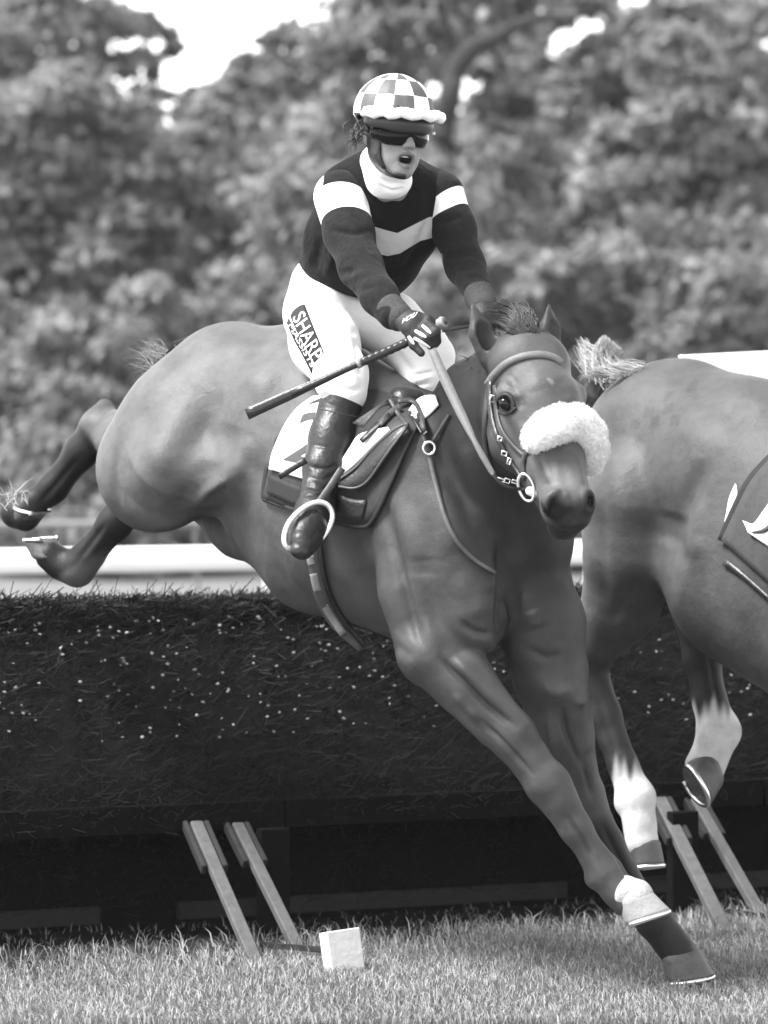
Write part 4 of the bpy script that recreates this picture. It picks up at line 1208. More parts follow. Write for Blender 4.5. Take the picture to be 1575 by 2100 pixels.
# tack of the second horse
def second_tack():
    r = empty('saddle_cloth', P(1560, 1080, 14.5), 'dark saddle cloth with white number panel at the right edge', 'saddle cloth')
    obj('pad', make_mesh('pad', *lay(H2B, [(1582, 938), (1540, 988), (1508, 1050), (1480, 1108)], [(1640, 1010), (1610, 1090), (1600, 1150), (1600, 1215)], 16, 8, .012, .01), 'pad_mid'), r)
    obj('binding', make_mesh('binding', *strap(H2B, [(1590, 930), (1540, 985), (1506, 1050), (1480, 1110)], 17, 16, .020, .008), 'pad_edge'), r)
    obj('number_panel', make_mesh('number_panel', *lay(H2B, [(1600, 1000), (1566, 1048), (1545, 1074), (1524, 1068)], [(1640, 1100), (1620, 1130), (1590, 1128), (1534, 1092)], 12, 6, .030, .006), 'cloth_white'), r)
    obj('digit', make_mesh('digit', *strap(H2B, [(1600, 1060), (1570, 1086), (1542, 1092)], (12, 9, 3), 10, .038, .003), 'print_grey'), r)
    g = obj('girth_strap', make_mesh('girth_strap', *strap(H2B, [(1486, 1152), (1530, 1186), (1590, 1240)], (16, 10, 9), 12, .008, .006), 'leather_dark'), r)
second_tack()
#==TACK==
# ------------------------------------------------------------------ saddlery of the leading horse
def tack():
    # weight cloth / pad under everything
    r = empty('saddle_pad', P(700, 1000, 13.7), 'dark quilted saddle pad with rounded corner below the white number cloth', 'saddle pad')
    top = [(560, 930), (640, 830), (720, 800), (800, 812), (862, 842)]
    bot = [(541, 1018), (610, 1052), (690, 1076), (758, 1078), (858, 868)]
    A, B = spline([(566, 900), (640, 826), (760, 800), (866, 838)], 24), spline([(541, 1020), (600, 1045), (680, 1070), (742, 1082), (772, 1058), (806, 985), (862, 862)], 24)
    obj('pad', make_mesh('pad', *lay(HB, A, B, 24, 12, .012, .012, 4), 'pad_dark'), r)
    obj('binding', make_mesh('binding', *strap(HB, [(548, 952), (540, 1016), (556, 1030), (612, 1048), (690, 1072), (740, 1081), (764, 1066), (800, 992), (832, 918), (862, 858)], 8, 48, .020, .004, 2), 'pad_edge'), r)
    obj('pocket', make_mesh('pocket', *lay(HB, [(690, 1012), (722, 1022), (752, 1026)], [(692, 1056), (722, 1066), (742, 1066)], 8, 5, .028, .004), 'leather_dark'), r)
    obj('pocket', make_mesh('pocket', *lay(HB, [(552, 972), (590, 988), (622, 1000)], [(548, 1012), (586, 1030), (618, 1042)], 8, 5, .026, .004), 'pad_edge'), r)
    # number cloth
    r = empty('number_cloth', P(640, 900, 13.7), 'white saddle number cloth with grey numeral 2 behind the boot', 'number cloth')
    A = spline([(552, 962), (560, 925), (585, 870), (612, 835), (644, 812)], 20)
    B = spline([(650, 990), (680, 950), (700, 900), (720, 850), (735, 815)], 20)
    pan = lay(HB, A, B, 20, 10, .028, .006, 4)
    obj('panel', make_mesh('panel', *pan, 'cloth_white'), r)
    obj('panel', make_mesh('panel', *lay(HB, [(697, 950), (716, 920), (740, 890), (796, 877)], [(699, 973), (714, 966), (754, 928), (800, 882)], 14, 6, .034, .006, 3), 'cloth_white'), r)
    obj('panel', make_mesh('panel', *lay(HB, [(834, 850), (852, 824), (872, 812), (892, 810)], [(846, 858), (868, 858), (884, 846), (899, 830)], 10, 5, .03, .006, 3), 'cloth_white'), r)
    text_on('numeral', bvh_poly(pan), '2', (574, 942), (165, 34), (62, -150), 'print_grey', r, .005, label='grey numeral 2')
    # saddle
    r = empty('saddle', P(760, 900, 13.75), 'small dark leather racing saddle on the bay horse', 'saddle')
    A = spline([(692, 985), (728, 962), (768, 918), (806, 884), (834, 866)], 22)
    B = spline([(694, 998), (728, 1002), (758, 984), (796, 930), (838, 872)], 22)
    fl = obj('flap', make_mesh('flap', *lay(HB, A, B, 22, 8, .042, .006, 3, bulge=.010), 'leather_dark'), r)
    obj('edge_roll', make_mesh('edge_roll', *strap(HB, [(694, 998), (728, 1001), (756, 984), (794, 930), (836, 872)], 5, 24, .050, .005, 2), 'leather_mid'), fl)
    obj('edge_roll', make_mesh('edge_roll', *strap(HB, [(694, 984), (728, 960), (768, 916), (806, 882), (836, 866)], 5, 24, .050, .005, 2), 'leather_mid'), fl)
    seat = chain([(640, 800, 14.06, 26), (700, 815, 14.0, 28), (770, 828, 13.93, 26), (826, 822, 13.86, 22), (858, 814, 13.84, 15)], .04)
    seat += chain([(800, 850, 13.80, 18), (828, 826, 13.84, 20), (868, 822, 13.9, 14)], .03)
    V, Q = solid(seat, .005); obj('seat', make_mesh('seat', V, Q, 'leather_dark'), r)
    for k in range(7):
        obj('leather_strand', make_mesh('leather_strand', *ribbon([P(724 + k * 3, 868 + k * 1.5, 13.70 - k * .002), P(768 + k * 2, 838 - k * .5, 13.72), P(806, 812 + k * 3, 13.78)], (M(3.5, 13.7), M(3, 13.7)), .002, 10), ('leather_mid', 'leather_light', 'leather_dark')[k % 3]), r)
    for pth, wd, mt in (([(800, 818), (818, 850), (836, 872)], 9, 'leather_mid'), ([(816, 822), (846, 822), (862, 846), (870, 884)], 9, 'leather_mid'), ([(778, 870), (802, 846), (822, 834)], 13, 'leather_mid'),
                        ([(740, 905), (775, 872), (800, 850)], 10, 'leather_black'), ([(840, 850), (850, 862), (866, 890)], 6, 'leather_black')):
        obj('strap', make_mesh('strap', *strap(HB, pth, wd, 14, .056, .004), mt), r)
    obj('strap_end', make_mesh('strap_end', *ribbon([P(572, 978, 13.62), P(598, 962, 13.62), P(628, 944, 13.62)], M(13, 13.6), .006, 8), 'leather_black'), r)
    # girth
    g = obj('girth', make_mesh('girth', *strap(HB, [(640, 1060), (646, 1150), (660, 1220), (692, 1280), (742, 1330)], (24, 26, 27, 25, 18), 30, .010, .008), 'webbing'), r)
    for (a, b) in (((636, 1140), (640, 1158)), ((643, 1176), (652, 1212)), ((662, 1236), (704, 1300))):
        obj('stitched_panel', make_mesh('stitched_panel', *strap(HB, [a, ((a[0] + b[0]) / 2 - 1, (a[1] + b[1]) / 2), b], 15, 8, .018, .003), 'webbing_pale'), g)
    obj('girth_edge', make_mesh('girth_edge', *strap(HB, [(654, 1070), (660, 1150), (674, 1215), (706, 1274), (748, 1326)], 7, 26, .016, .006), 'leather_black'), g)
    # stirrup: leather, iron, tread
    st = obj('stirrup_leather', make_mesh('stirrup_leather', *ribbon([P(702, 960, 13.60), P(676, 1000, 13.58), P(652, 1034, 13.55)], M(15, 13.6), .006, 10), 'leather_mid'), r)
    c = P(633, 1078, 13.52); ux = P(680, 1070, 13.55) - P(586, 1086, 13.49); ux = ux / 2; uz = (P(648, 1026, 13.54) - P(618, 1122, 13.50)) / 2
    pts = []
    for k in range(36):
        a = 2 * math.pi * k / 36
        sx, sz = math.cos(a), math.sin(a)
        sz2 = sz if sz > 0 else max(sz * 1.1, -.86)
        wx = 1.0 if sz > -.5 else 1.02
        pts.append(c + ux * sx * wx * (1 - .12 * max(sz, 0) ** 2) + uz * sz2)
    obj('stirrup_iron', make_mesh('stirrup_iron', *tube(pts, M(5.6, 13.5), 8, closed=True), 'white_metal'), r)
    # breast girth
    b = empty('breastplate', P(880, 960, 13.5), 'narrow leather hunting breastplate with steel ring on the bay neck', 'breastplate')
    obj('shoulder_strap', make_mesh('shoulder_strap', *strap(HB, [(840, 826), (856, 840), (864, 868), (870, 898), (878, 916)], (9, 10, 11, 9, 8), 16, .022, .006), 'leather_mid'), b)
    obj('neck_strap', make_mesh('neck_strap', *strap(HB, [(882, 912), (900, 884), (921, 850)], (7, 6, 5), 12, .014, .005), 'leather_mid'), b)
    obj('breast_strap', make_mesh('breast_strap', *strap(HB, [(878, 926), (893, 990), (912, 1060), (938, 1112), (975, 1150), (1016, 1175)], (9, 10, 10, 9, 8, 6), 34, .012, .005), 'leather_light'), b)
    y0 = cast(HB, 880, 920) or 13.5
    pts = [P(880 + 12 * math.cos(a), 919 + 13 * math.sin(a), y0 - .022) for a in np.linspace(0, 2 * math.pi, 18)[:-1]]
    obj('ring', make_mesh('ring', *tube(pts, M(3.2, 13.5), 8, closed=True), 'steel'), b)
    y0 = cast(HB, 868, 884) or 13.6
    pts = [P(868 + q[0], 884 + q[1], y0 - .034) for q in ((-7, 0), (0, -6), (7, 2), (1, 6))]
    obj('buckle', make_mesh('buckle', *tube(pts, M(2.2, 13.5), 6, closed=True), 'steel'), b)
    # bridle
    r = empty('bridle', P(1075, 900, 13.3), 'leather bridle with thick white sheepskin noseband on the bay head', 'bridle')
    obj('browband', make_mesh('browband', *strap(HB, [(1000, 790), (1014, 768), (1040, 744), (1075, 730), (1110, 727), (1136, 733), (1152, 744)], (15, 15, 14, 14, 14, 13, 11), 34, .004, .005), 'leather_pale'), r)
    obj('cheek_strap', make_mesh('cheek_strap', *strap(HB, [(1003, 782), (1004, 830), (1014, 880), (1036, 930), (1056, 962), (1070, 984)], (10, 9, 9, 8, 8, 7), 26, .008, .006), 'leather_dark'), r)
    obj('cheek_strap', make_mesh('cheek_strap', *strap(HB, [(1014, 790), (1019, 850), (1030, 884), (1050, 912), (1074, 936)], (6, 7, 7, 8, 8), 24, .008, .005), 'leather_mid'), r)
    obj('throat_strap', make_mesh('throat_strap', *strap(HB, [(1003, 786), (996, 840), (994, 900), (1002, 950), (1016, 978)], (7, 8, 8, 8, 6), 24, .008, .006), 'leather_mid'), r)
    obj('noseband_strap', make_mesh('noseband_strap', *strap(HB, [(1074, 984), (1072, 950), (1082, 926), (1094, 908)], (8, 9, 10, 10), 14, .008, .006), 'leather_mid'), r)
    for (x, y, dx, dy) in ((1010, 818, 4, 6), (1025, 900, 4, 4), (1034, 930, 5, 4), (1044, 946, 3, 6), (1026, 984, 7, 3), (1040, 986, 5, 4), (1056, 988, 6, 3)):
        y0 = cast(HB, x, y) or 13.3
        pts = [P(x + dx * q[0] - dy * q[1] * .3, y + dy * q[1] + dx * q[0] * .3, y0 - .016) for q in ((-1, -1), (1, -1), (1, 1), (-1, 1))]
        obj('buckle', make_mesh('buckle', *tube(pts, M(1.8, 13.3), 6, closed=True), 'steel'), r)
    yb = (cast(HB, 1088, 1004) or 13.2) - .02
    pts = [P(1079 + 22 * math.cos(a) * .72 + 6 * math.sin(a), 1000 + 28 * math.sin(a), yb - .01 * math.cos(a)) for a in np.linspace(0, 2 * math.pi, 25)[:-1]]
    bit = obj('bit_ring', make_mesh('bit_ring', *tube(pts, M(3.0, 13.2), 8, closed=True), 'steel'), r)
    V, Q = solid(chain([(1086, 1007, yb, 9), (1098, 1010, yb + .002, 9), (1112, 1013, yb + .012, 6)], .01), .003); obj('bit_guard', make_mesh('bit_guard', V, Q, 'cloth_white'), bit)
    # reins
    rein = obj('rein', make_mesh('rein', *ribbon([P(886, 716, 13.36), P(918, 790, 13.30), P(962, 882, 13.22), P(984, 925, 13.19), P(1012, 974, 13.17)], (M(17, 13.3), M(21, 13.3), M(19, 13.2), M(10, 13.2), M(13, 13.2), M(11, 13.2)), .003, 30), 'leather_pale'), r)
    obj('rein_billet', make_mesh('rein_billet', *ribbon([P(1008, 970, 13.165), P(1028, 992, 13.16), P(1052, 1002, 13.165), P(1074, 1002, yb - .005)], (M(8, 13.2), M(7, 13.2)), .004, 14), 'leather_black'), rein)
    obj('rein', make_mesh('rein', *ribbon([P(908, 679, 13.40), P(935, 674, 13.46), P(972, 668, 13.52)], M(6, 13.4), .004, 8), 'leather_mid'), r)
    # sheepskin
    path = [(1100, 898, 30), (1122, 880, 31), (1152, 868, 32), (1184, 868, 32), (1206, 890, 31), (1213, 920, 29), (1212, 950, 24)]
    ys = [(cast(HB, q[0], q[1]) or 13.2) for q in path[:4]]
    ys = [ys[0] - .022, ys[1] - .025, ys[2] - .028, ys[3] - .03, ys[3] - .005, ys[3] + .03, ys[3] + .055]
    V, Q = solid([p for p in chain([(q[0], q[1], y, q[2]) for q, y in zip(path, ys)], .03)], .005)
    nz = np.sin(V[:, 0] * 210) * np.sin(V[:, 1] * 190 + 1) * np.sin(V[:, 2] * 230 + 2)
    N = normals(V, Q); V = V + N * (nz * .003)[:, None]
    fl = obj('sheepskin_noseband', make_mesh('sheepskin_noseband', V, Q, 'fleece'), r)
    ids = rng.integers(0, len(V), 9000); L = []
    for i in ids:
        d = unit(N[i] + rng.normal(size=3) * .45); ln = .004 + .005 * random.random()
        L.append([V[i] - N[i] * .002, V[i] + d * ln * .5, V[i] + d * ln + rng.normal(size=3) * .0015])
    Vh, Fh, Ah = strands(L, .0008, .0003, (.7, .85)); obj('wool', make_mesh('wool', Vh, Fh, 'hair_dark', attrs={'shade': Ah}), fl, kind='stuff')
tack()
#==JOCKEY==
# ================================================================== jockey
def jockey():
    root = empty('person', P(660, 900, 14.0), 'jockey in dark banded jersey, white breeches and checkered helmet, standing in the stirrups', 'person')
    # ---- head frame
    yaw, roll, pitch = math.radians(27), math.radians(4), math.radians(4)
    f = np.array([math.sin(yaw), -math.cos(yaw), -math.sin(pitch)]); f = unit(f)
    s = unit(np.cross(np.array([math.sin(roll), 0, math.cos(roll)]), f)); u = np.cross(f, s)
    s = -s if s[0] < 0 else s; u = u if u[2] > 0 else -u
    HO = P(806, 276, 13.66)
    def H(a, b, c): return HO + s * a + f * b + u * c
    AX = np.array([s, f, u])
    # ---- body: one figure from head to feet, wearing the clothes below
    hd = [ell(H(0, -.012, .045), (.074, .094, .086), AX, .03), cone(H(0, .030, .005), H(0, .042, -.070), .061, .046, .03),
          ell(H(0, .035, -.055), (.060, .058, .052), AX, .03), ell(H(0, .078, -.103), (.024, .018, .017), AX, .02),
          cone(H(-.045, .020, -.055), H(-.012, .070, -.098), .022, .016, .02), cone(H(.045, .020, -.055), H(.012, .070, -.098), .022, .016, .02),
          ell(H(-.040, .062, -.022), .022, k=.02), ell(H(.040, .062, -.022), .022, k=.02), ell(H(0, .074, .030), (.052, .024, .018), AX, .02),
          cone(H(0, .086, .012), H(0, .110, -.026), .0085, .0125, .012), ell(H(-.011, .102, -.031), .0085, k=.008), ell(H(.011, .102, -.031), .0085, k=.008),
          cone(H(-.022, .086, -.055), H(0, .097, -.051), .0065, .0085, .008), cone(H(.022, .086, -.055), H(0, .097, -.051), .0065, .0085, .008),
          cone(H(-.019, .084, -.083), H(0, .094, -.086), .0065, .009, .008), cone(H(.019, .084, -.083), H(0, .094, -.086), .0065, .009, .008),
          ell(H(0, .094, -.068), (.020, .032, .011), AX, .006, 's'), ell(H(-.006, .112, -.036), (.0035, .004, .003), AX, .004, 's'), ell(H(.006, .112, -.036), (.0035, .004, .003), AX, .004, 's'),
          ell(H(-.078, -.005, -.005), (.010, .020, .032), AX, .01), ell(H(.078, -.005, -.005), (.010, .020, .032), AX, .01)]
    neck = [cone(H(0, -.012, -.03), P(795, 390, 13.82), .055, .060, .03)]
    trunk = chain([(790, 400, 13.9, 78), (770, 460, 13.95, 82), (705, 560, 14.08, 72), (670, 620, 14.1, 60)], .05)
    limbs = chain([(700, 405, 13.84, 40), (735, 540, 13.66, 34), (808, 646, 13.46, 22), (842, 668, 13.42, 20)], .03) + chain([(900, 405, 13.93, 38), (945, 535, 13.82, 32), (990, 622, 13.62, 20), (994, 650, 13.58, 20)], .03)
    limbs += chain([(660, 640, 14.02, 54), (670, 705, 13.92, 54), (702, 790, 13.80, 38), (668, 940, 13.73, 28), (650, 1012, 13.69, 25), (628, 1100, 13.55, 24)], .04)
    limbs += chain([(710, 640, 14.12, 52), (800, 665, 14.10, 46), (888, 735, 14.01, 32), (880, 790, 14.02, 30), (868, 900, 14.2, 28), (850, 1010, 14.25, 25), (842, 1080, 14.2, 22)], .04)
    V, Q = solid(hd + neck + trunk + limbs, .0034, smooth=2)
    sh = np.full(len(V), .19)
    d, _ = seg_dist(V, H(-.004, .08, -.068), H(.004, .08, -.068)); loc = (V - HO) @ AX.T
    inm = (((loc[:, 0] / .021) ** 2 + ((loc[:, 2] + .068) / .0115) ** 2) < 1) & (loc[:, 1] > .03) & (loc[:, 1] < .0935 - .3 * np.abs(loc[:, 0])); sh[inm] = .02
    lip = (((loc[:, 0] / .027) ** 2 + ((loc[:, 2] + .069) / .025) ** 2) < 1) & (loc[:, 1] > .07) & ~inm; sh[lip] = .11
    obj('body', make_mesh('body', V, Q, 'skin', attrs={'shade': sh}), root)
    tb = tube([H(-.013, .080, -.0600), H(0, .084, -.0595), H(.013, .080, -.0600)], .0028, 8, flat=1.0); obj('teeth', make_mesh('teeth', *tb, 'cloth_white'), root)
    # ---- jersey
    ax_t = unit(P(700, 575, 14.10) - P(785, 410, 13.88)); FD = unit([.25, -.95, -.1])
    T = chain([(782, 418, 13.90, 112), (740, 495, 14.0, 108), (703, 560, 14.08, 96)], .05, (FD, .82))
    T += chain([(800, 470, 13.90, 92), (772, 520, 13.96, 84), (740, 570, 14.05, 70)], .05, (FD, .8))
    T += chain([(705, 392, 13.88, 50), (790, 376, 13.86, 58), (890, 392, 13.95, 48)], .05)
    T += chain([(880, 420, 13.93, 40), (850, 480, 13.93, 42)], .05)
    T += [plane(P(720, 586, 14.0), unit(ax_t * .9 + np.array([0.10, -.08, -.25])))]
    V, Q = solid(T, .0042, smooth=2)
    V = sculpt(V, Q, [([(700, 350), (735, 390), (750, 440)], 9, -.010, 12, 15), ([(720, 340), (755, 400)], 10, .006, 12, 15), ([(660, 480), (650, 530), (640, 560)], 12, -.008, 12, 15), ([(690, 500), (670, 570)], 12, .007, 12, 15),
                      ([(880, 440), (860, 500), (830, 550)], 8, -.008, 12, 15), ([(770, 530), (800, 560)], 9, -.007, 12, 15), ([(800, 400), (815, 450)], 12, .005, 12, 15), ([(630, 450), (615, 530)], 8, .006, 12, 15), ([(720, 540), (735, 585)], 8, -.007, 12, 15)])
    px = project(V)
    yt = np.interp(px[:, 0], [600, 690, 752, 795, 815, 878, 960], [452, 456, 460, 473, 478, 446, 430]); yb_ = np.interp(px[:, 0], [600, 690, 768, 795, 820, 862, 960], [515, 516, 519, 525, 520, 494, 470])
    sdband = np.minimum(np.minimum(px[:, 1] - yt, yb_ - px[:, 1]), px[:, 0] - 742)
    me = make_mesh('jersey', V, Q, banded('jersey_cloth', .0075, .38), attrs={'band': sdband * .01, 'white': np.full(len(V), -1.0)})
    jer = obj('jersey', me, root)
    # sleeves with white armbands
    def sleeve(pts, s0, s1, extra=None):
        pr = chain(pts, .03); V, Q = solid(pr, .0042, smooth=2)
        a = [P(*p[:3]) for p in pts]
        best = np.full(len(V), 1e9); sl = np.zeros(len(V)); acc = 0
        for q0, q1 in zip(a[:-1], a[1:]):
            d, t = seg_dist(V, q0, q1); L = np.linalg.norm(q1 - q0); m = d < best
            tt = ((V - q0) @ (q1 - q0)) / L ** 2
            sl = np.where(m, acc + np.where((t > 0) & (t < 1), t, np.clip(tt, -.5, 1.5)) * L, sl); best = np.where(m, d, best); acc += L
        px = project(V)
        st = np.minimum(np.minimum(sl - s0(px), s1(px) - sl), (485 - px[:, 1]) * .0013)
        if extra is not None: st = np.maximum(st, extra(px))
        V = sculpt(V, Q, sleeve_folds)
        return obj('sleeve', make_mesh('sleeve', V, Q, banded('sleeve_cloth', .013, .33), attrs={'band': np.full(len(V), -1.0), 'white': st}), jer)
    sleeve_folds = [([(672, 470), (720, 478), (758, 475)], 7, -.008, 12, 15), ([(690, 560), (730, 560)], 9, -.007, 12, 15), ([(700, 575), (760, 555)], 9, .006, 12, 15), ([(720, 600), (775, 585)], 7, -.006, 12, 15), ([(750, 480), (760, 520)], 8, -.006, 12, 15),
                    ([(885, 465), (945, 445)], 7, -.006, 12, 15), ([(915, 530), (970, 520)], 9, -.006, 12, 15), ([(935, 570), (985, 560)], 8, .005, 12, 15), ([(950, 590), (995, 590)], 6, -.005, 12, 15), ([(900, 440), (935, 415)], 5, -.004, 12, 15)]
    sleeve([(699, 404, 13.82, 56), (716, 480, 13.73, 49), (740, 548, 13.64, 43), (778, 608, 13.52, 36), (806, 646, 13.46, 31)],
           lambda p: .012 + .0005 * (p[:, 0] - 700) * .5, lambda p: .100 + .00018 * (p[:, 0] - 700), lambda p: np.minimum(np.minimum((664 - p[:, 0] - .12 * (p[:, 1] - 360)) * .0013, (430 - p[:, 1]) * .0013), (p[:, 1] - 356) * .0013))
    sleeve([(904, 398, 13.92, 48), (930, 470, 13.88, 43), (954, 545, 13.80, 38), (982, 602, 13.66, 31)],
           lambda p: .022 - .0004 * (p[:, 0] - 910), lambda p: .075 - .00022 * (p[:, 0] - 910))
    # collar
    C = [cone(P(772, 330, 13.72), P(790, 366, 13.72), M(34, 13.7), M(42, 13.7), .02), cone(P(800, 352, 13.70), P(812, 368, 13.70), M(40, 13.7), M(33, 13.7), .02), cone(P(790, 360, 13.76), P(808, 372, 13.72), M(42, 13.7), M(31, 13.7), .02)]
    V, Q = solid(C, .0036, smooth=2)
    V = sculpt(V, Q, [([(760, 345), (785, 372), (835, 378)], 4, -.007, 12, 15), ([(752, 330), (785, 360), (835, 366)], 4, .005, 12, 15), ([(775, 378), (805, 392), (832, 384)], 4, -.006, 12, 15), ([(770, 350), (800, 372)], 3, -.004, 12, 15)])
    obj('collar', make_mesh('collar', V, Q, 'knit_white'), jer)
    # ---- breeches
    B = chain([(668, 590, 14.10, 74), (660, 630, 14.06, 76)], .05) + chain([(652, 652, 14.00, 70), (666, 706, 13.92, 67), (698, 768, 13.82, 52), (707, 808, 13.79, 45)], .04)
    B += chain([(700, 600, 14.10, 74), (730, 632, 14.10, 68), (800, 664, 14.09, 61), (858, 708, 14.04, 52), (892, 730, 14.0, 42)], .04) + chain([(845, 715, 14.05, 48), (880, 785, 14.0, 42), (874, 835, 14.04, 36)], .04)
    V, Q = solid(B, .0042, smooth=2)
    V = sculpt(V, Q, [([(640, 620), (690, 625), (735, 665)], 7, -.008, 12, 15), ([(650, 600), (700, 605), (750, 630)], 10, .005, 12, 15), ([(728, 690), (735, 730), (745, 780)], 7, -.006, 12, 15), ([(700, 655), (735, 690)], 7, -.006, 12, 15), ([(680, 790), (720, 800), (748, 790)], 6, -.006, 12, 15),
                      ([(660, 770), (700, 790)], 6, .005, 12, 15), ([(840, 770), (870, 765), (890, 760)], 3, -.006, 12, 15), ([(840, 782), (865, 778), (888, 772)], 3, .004, 12, 15), ([(845, 792), (880, 786)], 3, -.006, 12, 15), ([(810, 720), (850, 770)], 10, -.006, 12, 15),
                      ([(610, 600), (640, 640)], 8, -.004, 12, 15), ([(720, 745), (742, 770)], 5, -.005, 12, 15)])
    br = obj('breeches', make_mesh('breeches', V, Q, 'breeches'), root)
    bb = bvh_of(V, Q)
    # printed patch and lettering down the thigh
    pt = lay(bb, [(596, 646), (604, 634), (622, 624), (628, 632), (645, 676), (664, 722)], [(595, 648), (604, 670), (616, 694), (628, 716), (640, 736), (644, 744)], 20, 6, .0035, .001, 0)
    pa = obj('patch', make_mesh('patch', *pt, 'print_black'), br)
    bp_ = bvh_poly(pt)
    text_on('lettering', bb, 'SHARP', (599, 651), (41.5, 92), (33, -24.5), 'print_white', pa, .0070, width=1.0)
    pt2 = lay(bb, [(592, 652), (612, 690), (628, 720), (641, 746)], [(588, 662), (602, 696), (620, 728), (640, 768)], 18, 3, .0035, .001, 0)
    pa2 = obj('patch', make_mesh('patch', *pt2, 'print_black'), br)
    text_on('lettering', bb, 'MASSISTS', (590, 666), (48, 88), (13, -7.5), 'print_white', pa2, .0070, width=1.0)
    # ---- boots
    def boot(pts, foot, vis=True):
        V, Q = solid(chain(pts, .03) + chain(foot, .025), .0042, smooth=2)
        if vis: V = sculpt(V, Q, [([(630, 955), (668, 962), (694, 950)], 4, -.004, 12, 15), ([(630, 978), (662, 984), (690, 968)], 4, -.003, 12, 15), ([(626, 996), (660, 1002), (684, 988)], 4, -.004, 12, 15), ([(640, 912), (690, 920)], 4, -.003, 12, 15), ([(626, 1016), (655, 1014), (676, 1004)], 3, -.005, 12, 15), ([(610, 1060), (640, 1050)], 6, -.005, 12, 15)])
        return obj('boot', make_mesh('boot', V, Q, 'leather_black'), root)
    bo = boot([(697, 838, 13.79, 46), (682, 900, 13.76, 46), (664, 960, 13.72, 40), (655, 1010, 13.69, 34)], [(652, 1012, 13.68, 35), (644, 1050, 13.62, 37), (630, 1086, 13.56, 40), (620, 1112, 13.50, 28)])
    V, Q = solid(chain([(704, 812, 13.79, 43), (698, 836, 13.785, 44)], .02) + [plane(P(700, 806, 13.78), (P(704, 806, 13.78) - P(696, 850, 13.78)))], .004); obj('boot_top', make_mesh('boot_top', V, Q, 'leather_black'), bo)
    V, Q = solid([cone(P(634, 1104, 13.52), P(618, 1128, 13.47), M(30, 13.5), M(24, 13.5), .02, (unit([.3, -.3, .9]), .8))], .004); obj('sole', make_mesh('sole', V, Q, 'leather_black'), bo)
    obj('seam', make_mesh('seam', *tube([P(656, 838, 13.70), P(690, 846, 13.655), P(736, 856, 13.72)], .002, 6), 'leather_mid'), bo)
    boot([(874, 830, 14.16, 40), (866, 900, 14.2, 38), (850, 1010, 14.25, 32)], [(850, 1012, 14.25, 34), (846, 1080, 14.18, 32)], False)
    # ---- gloves
    def finger(pts, Y, r): return chain([(x, y, Y + dz, rr) for (x, y, dz), rr in zip(pts, r)], .006)
    G = [cone(P(822, 650, 13.44), P(852, 668, 13.41), M(26, 13.4), M(29, 13.4), .02, (unit([.3, -.9, .3]), .62)), cone(P(852, 668, 13.41), P(862, 680, 13.40), M(29, 13.4), M(25, 13.4), .015, (unit([.3, -.9, .3]), .62))]
    G += finger([(840, 688, -.005), (848, 708, -.02), (864, 724, -.03)], 13.40, (9.5, 9, 8))
    G += finger([(852, 684, -.012), (870, 696, -.03), (884, 710, -.02)], 13.40, (10, 9.5, 8.5))
    G += finger([(866, 674, -.012), (884, 688, -.03), (892, 706, -.015)], 13.40, (10, 9.5, 8.5))
    G += finger([(876, 664, -.012), (894, 680, -.028), (897, 700, -.01)], 13.40, (10, 9.5, 8.5))
    G += finger([(856, 650, .0), (878, 655, -.005), (894, 668, .0)], 13.41, (11, 10, 8.5))
    V, Q = solid(G, .0026, smooth=1); gl = obj('glove', make_mesh('glove', V, Q, 'glove'), root)
    gb = bvh_of(V, Q)
    for a, b in (((838, 690), (849, 706)), ((851, 678), (874, 692)), ((866, 667), (884, 684)), ((849, 693), (882, 713))):
        obj('finger_gusset', make_mesh('finger_gusset', *strap(gb, [a, ((a[0] + b[0]) / 2, (a[1] + b[1]) / 2), b], (5, 7, 3), 8, .0015, .003, 1), 'print_white'), gl)
    text_on('lettering', gb, 'VOU', (820, 666), (31, -17), (11, -19), 'print_white', gl, .003, width=1.0)
    V, Q = solid(chain([(800, 634, 13.475, 33), (818, 650, 13.45, 30)], .01), .0034); V2 = V.copy(); obj('cuff', make_mesh('cuff', V2, Q, 'rib_cuff'), jer)
    G = chain([(990, 622, 13.62, 24), (992, 650, 13.58, 26)], .02) + sum([finger([(978 + 9 * k, 660, 0), (976 + 8 * k, 680, -.03), (980 + 7 * k, 690, .0)], 13.57, (9, 9, 8)) for k in range(4)], []) + finger([(1008, 640, 0), (1014, 660, -.02), (1008, 676, -.02)], 13.57, (10, 9, 8))
    V, Q = solid(G, .0034, smooth=1); obj('glove', make_mesh('glove', V, Q, 'glove'), root)
    V, Q = solid(chain([(984, 608, 13.65, 33), (992, 626, 13.61, 29)], .01), .0034); obj('cuff', make_mesh('cuff', V, Q, 'rib_cuff'), jer)
    # ---- helmet with checkered cover
    n, m = 72, 22
    Vh, Qh = [], []
    for i in range(n):
        a = 2 * math.pi * i / n
        low = -.10 - .20 * max(-math.cos(a), 0) ** 1.5 + .06 * max(math.cos(a), 0)
        for j in range(m + 1):
            el_ = low + (math.pi / 2 - low) * j / m
            wr = 1 + .012 * math.sin(9 * a + 4 * el_) * math.cos(el_) + .008 * math.sin(23 * a)
            if j == 0: wr *= .95
            Vh.append(H(.110 * wr * math.sin(a) * math.cos(el_), -.006 + .124 * wr * math.cos(a) * math.cos(el_), .058 + .112 * math.sin(el_)))
    for i in range(n):
        for j in range(m): Qh.append((i * (m + 1) + j, ((i + 1) % n) * (m + 1) + j, ((i + 1) % n) * (m + 1) + j + 1, i * (m + 1) + j + 1))
    az, elv = [], []
    for i in range(n):
        for j in range(m + 1):
            az.append(i / n * 12); elv.append(j / m)
    hm = make_mesh('helmet_cover', Vh, Qh, checker(HO, AX))
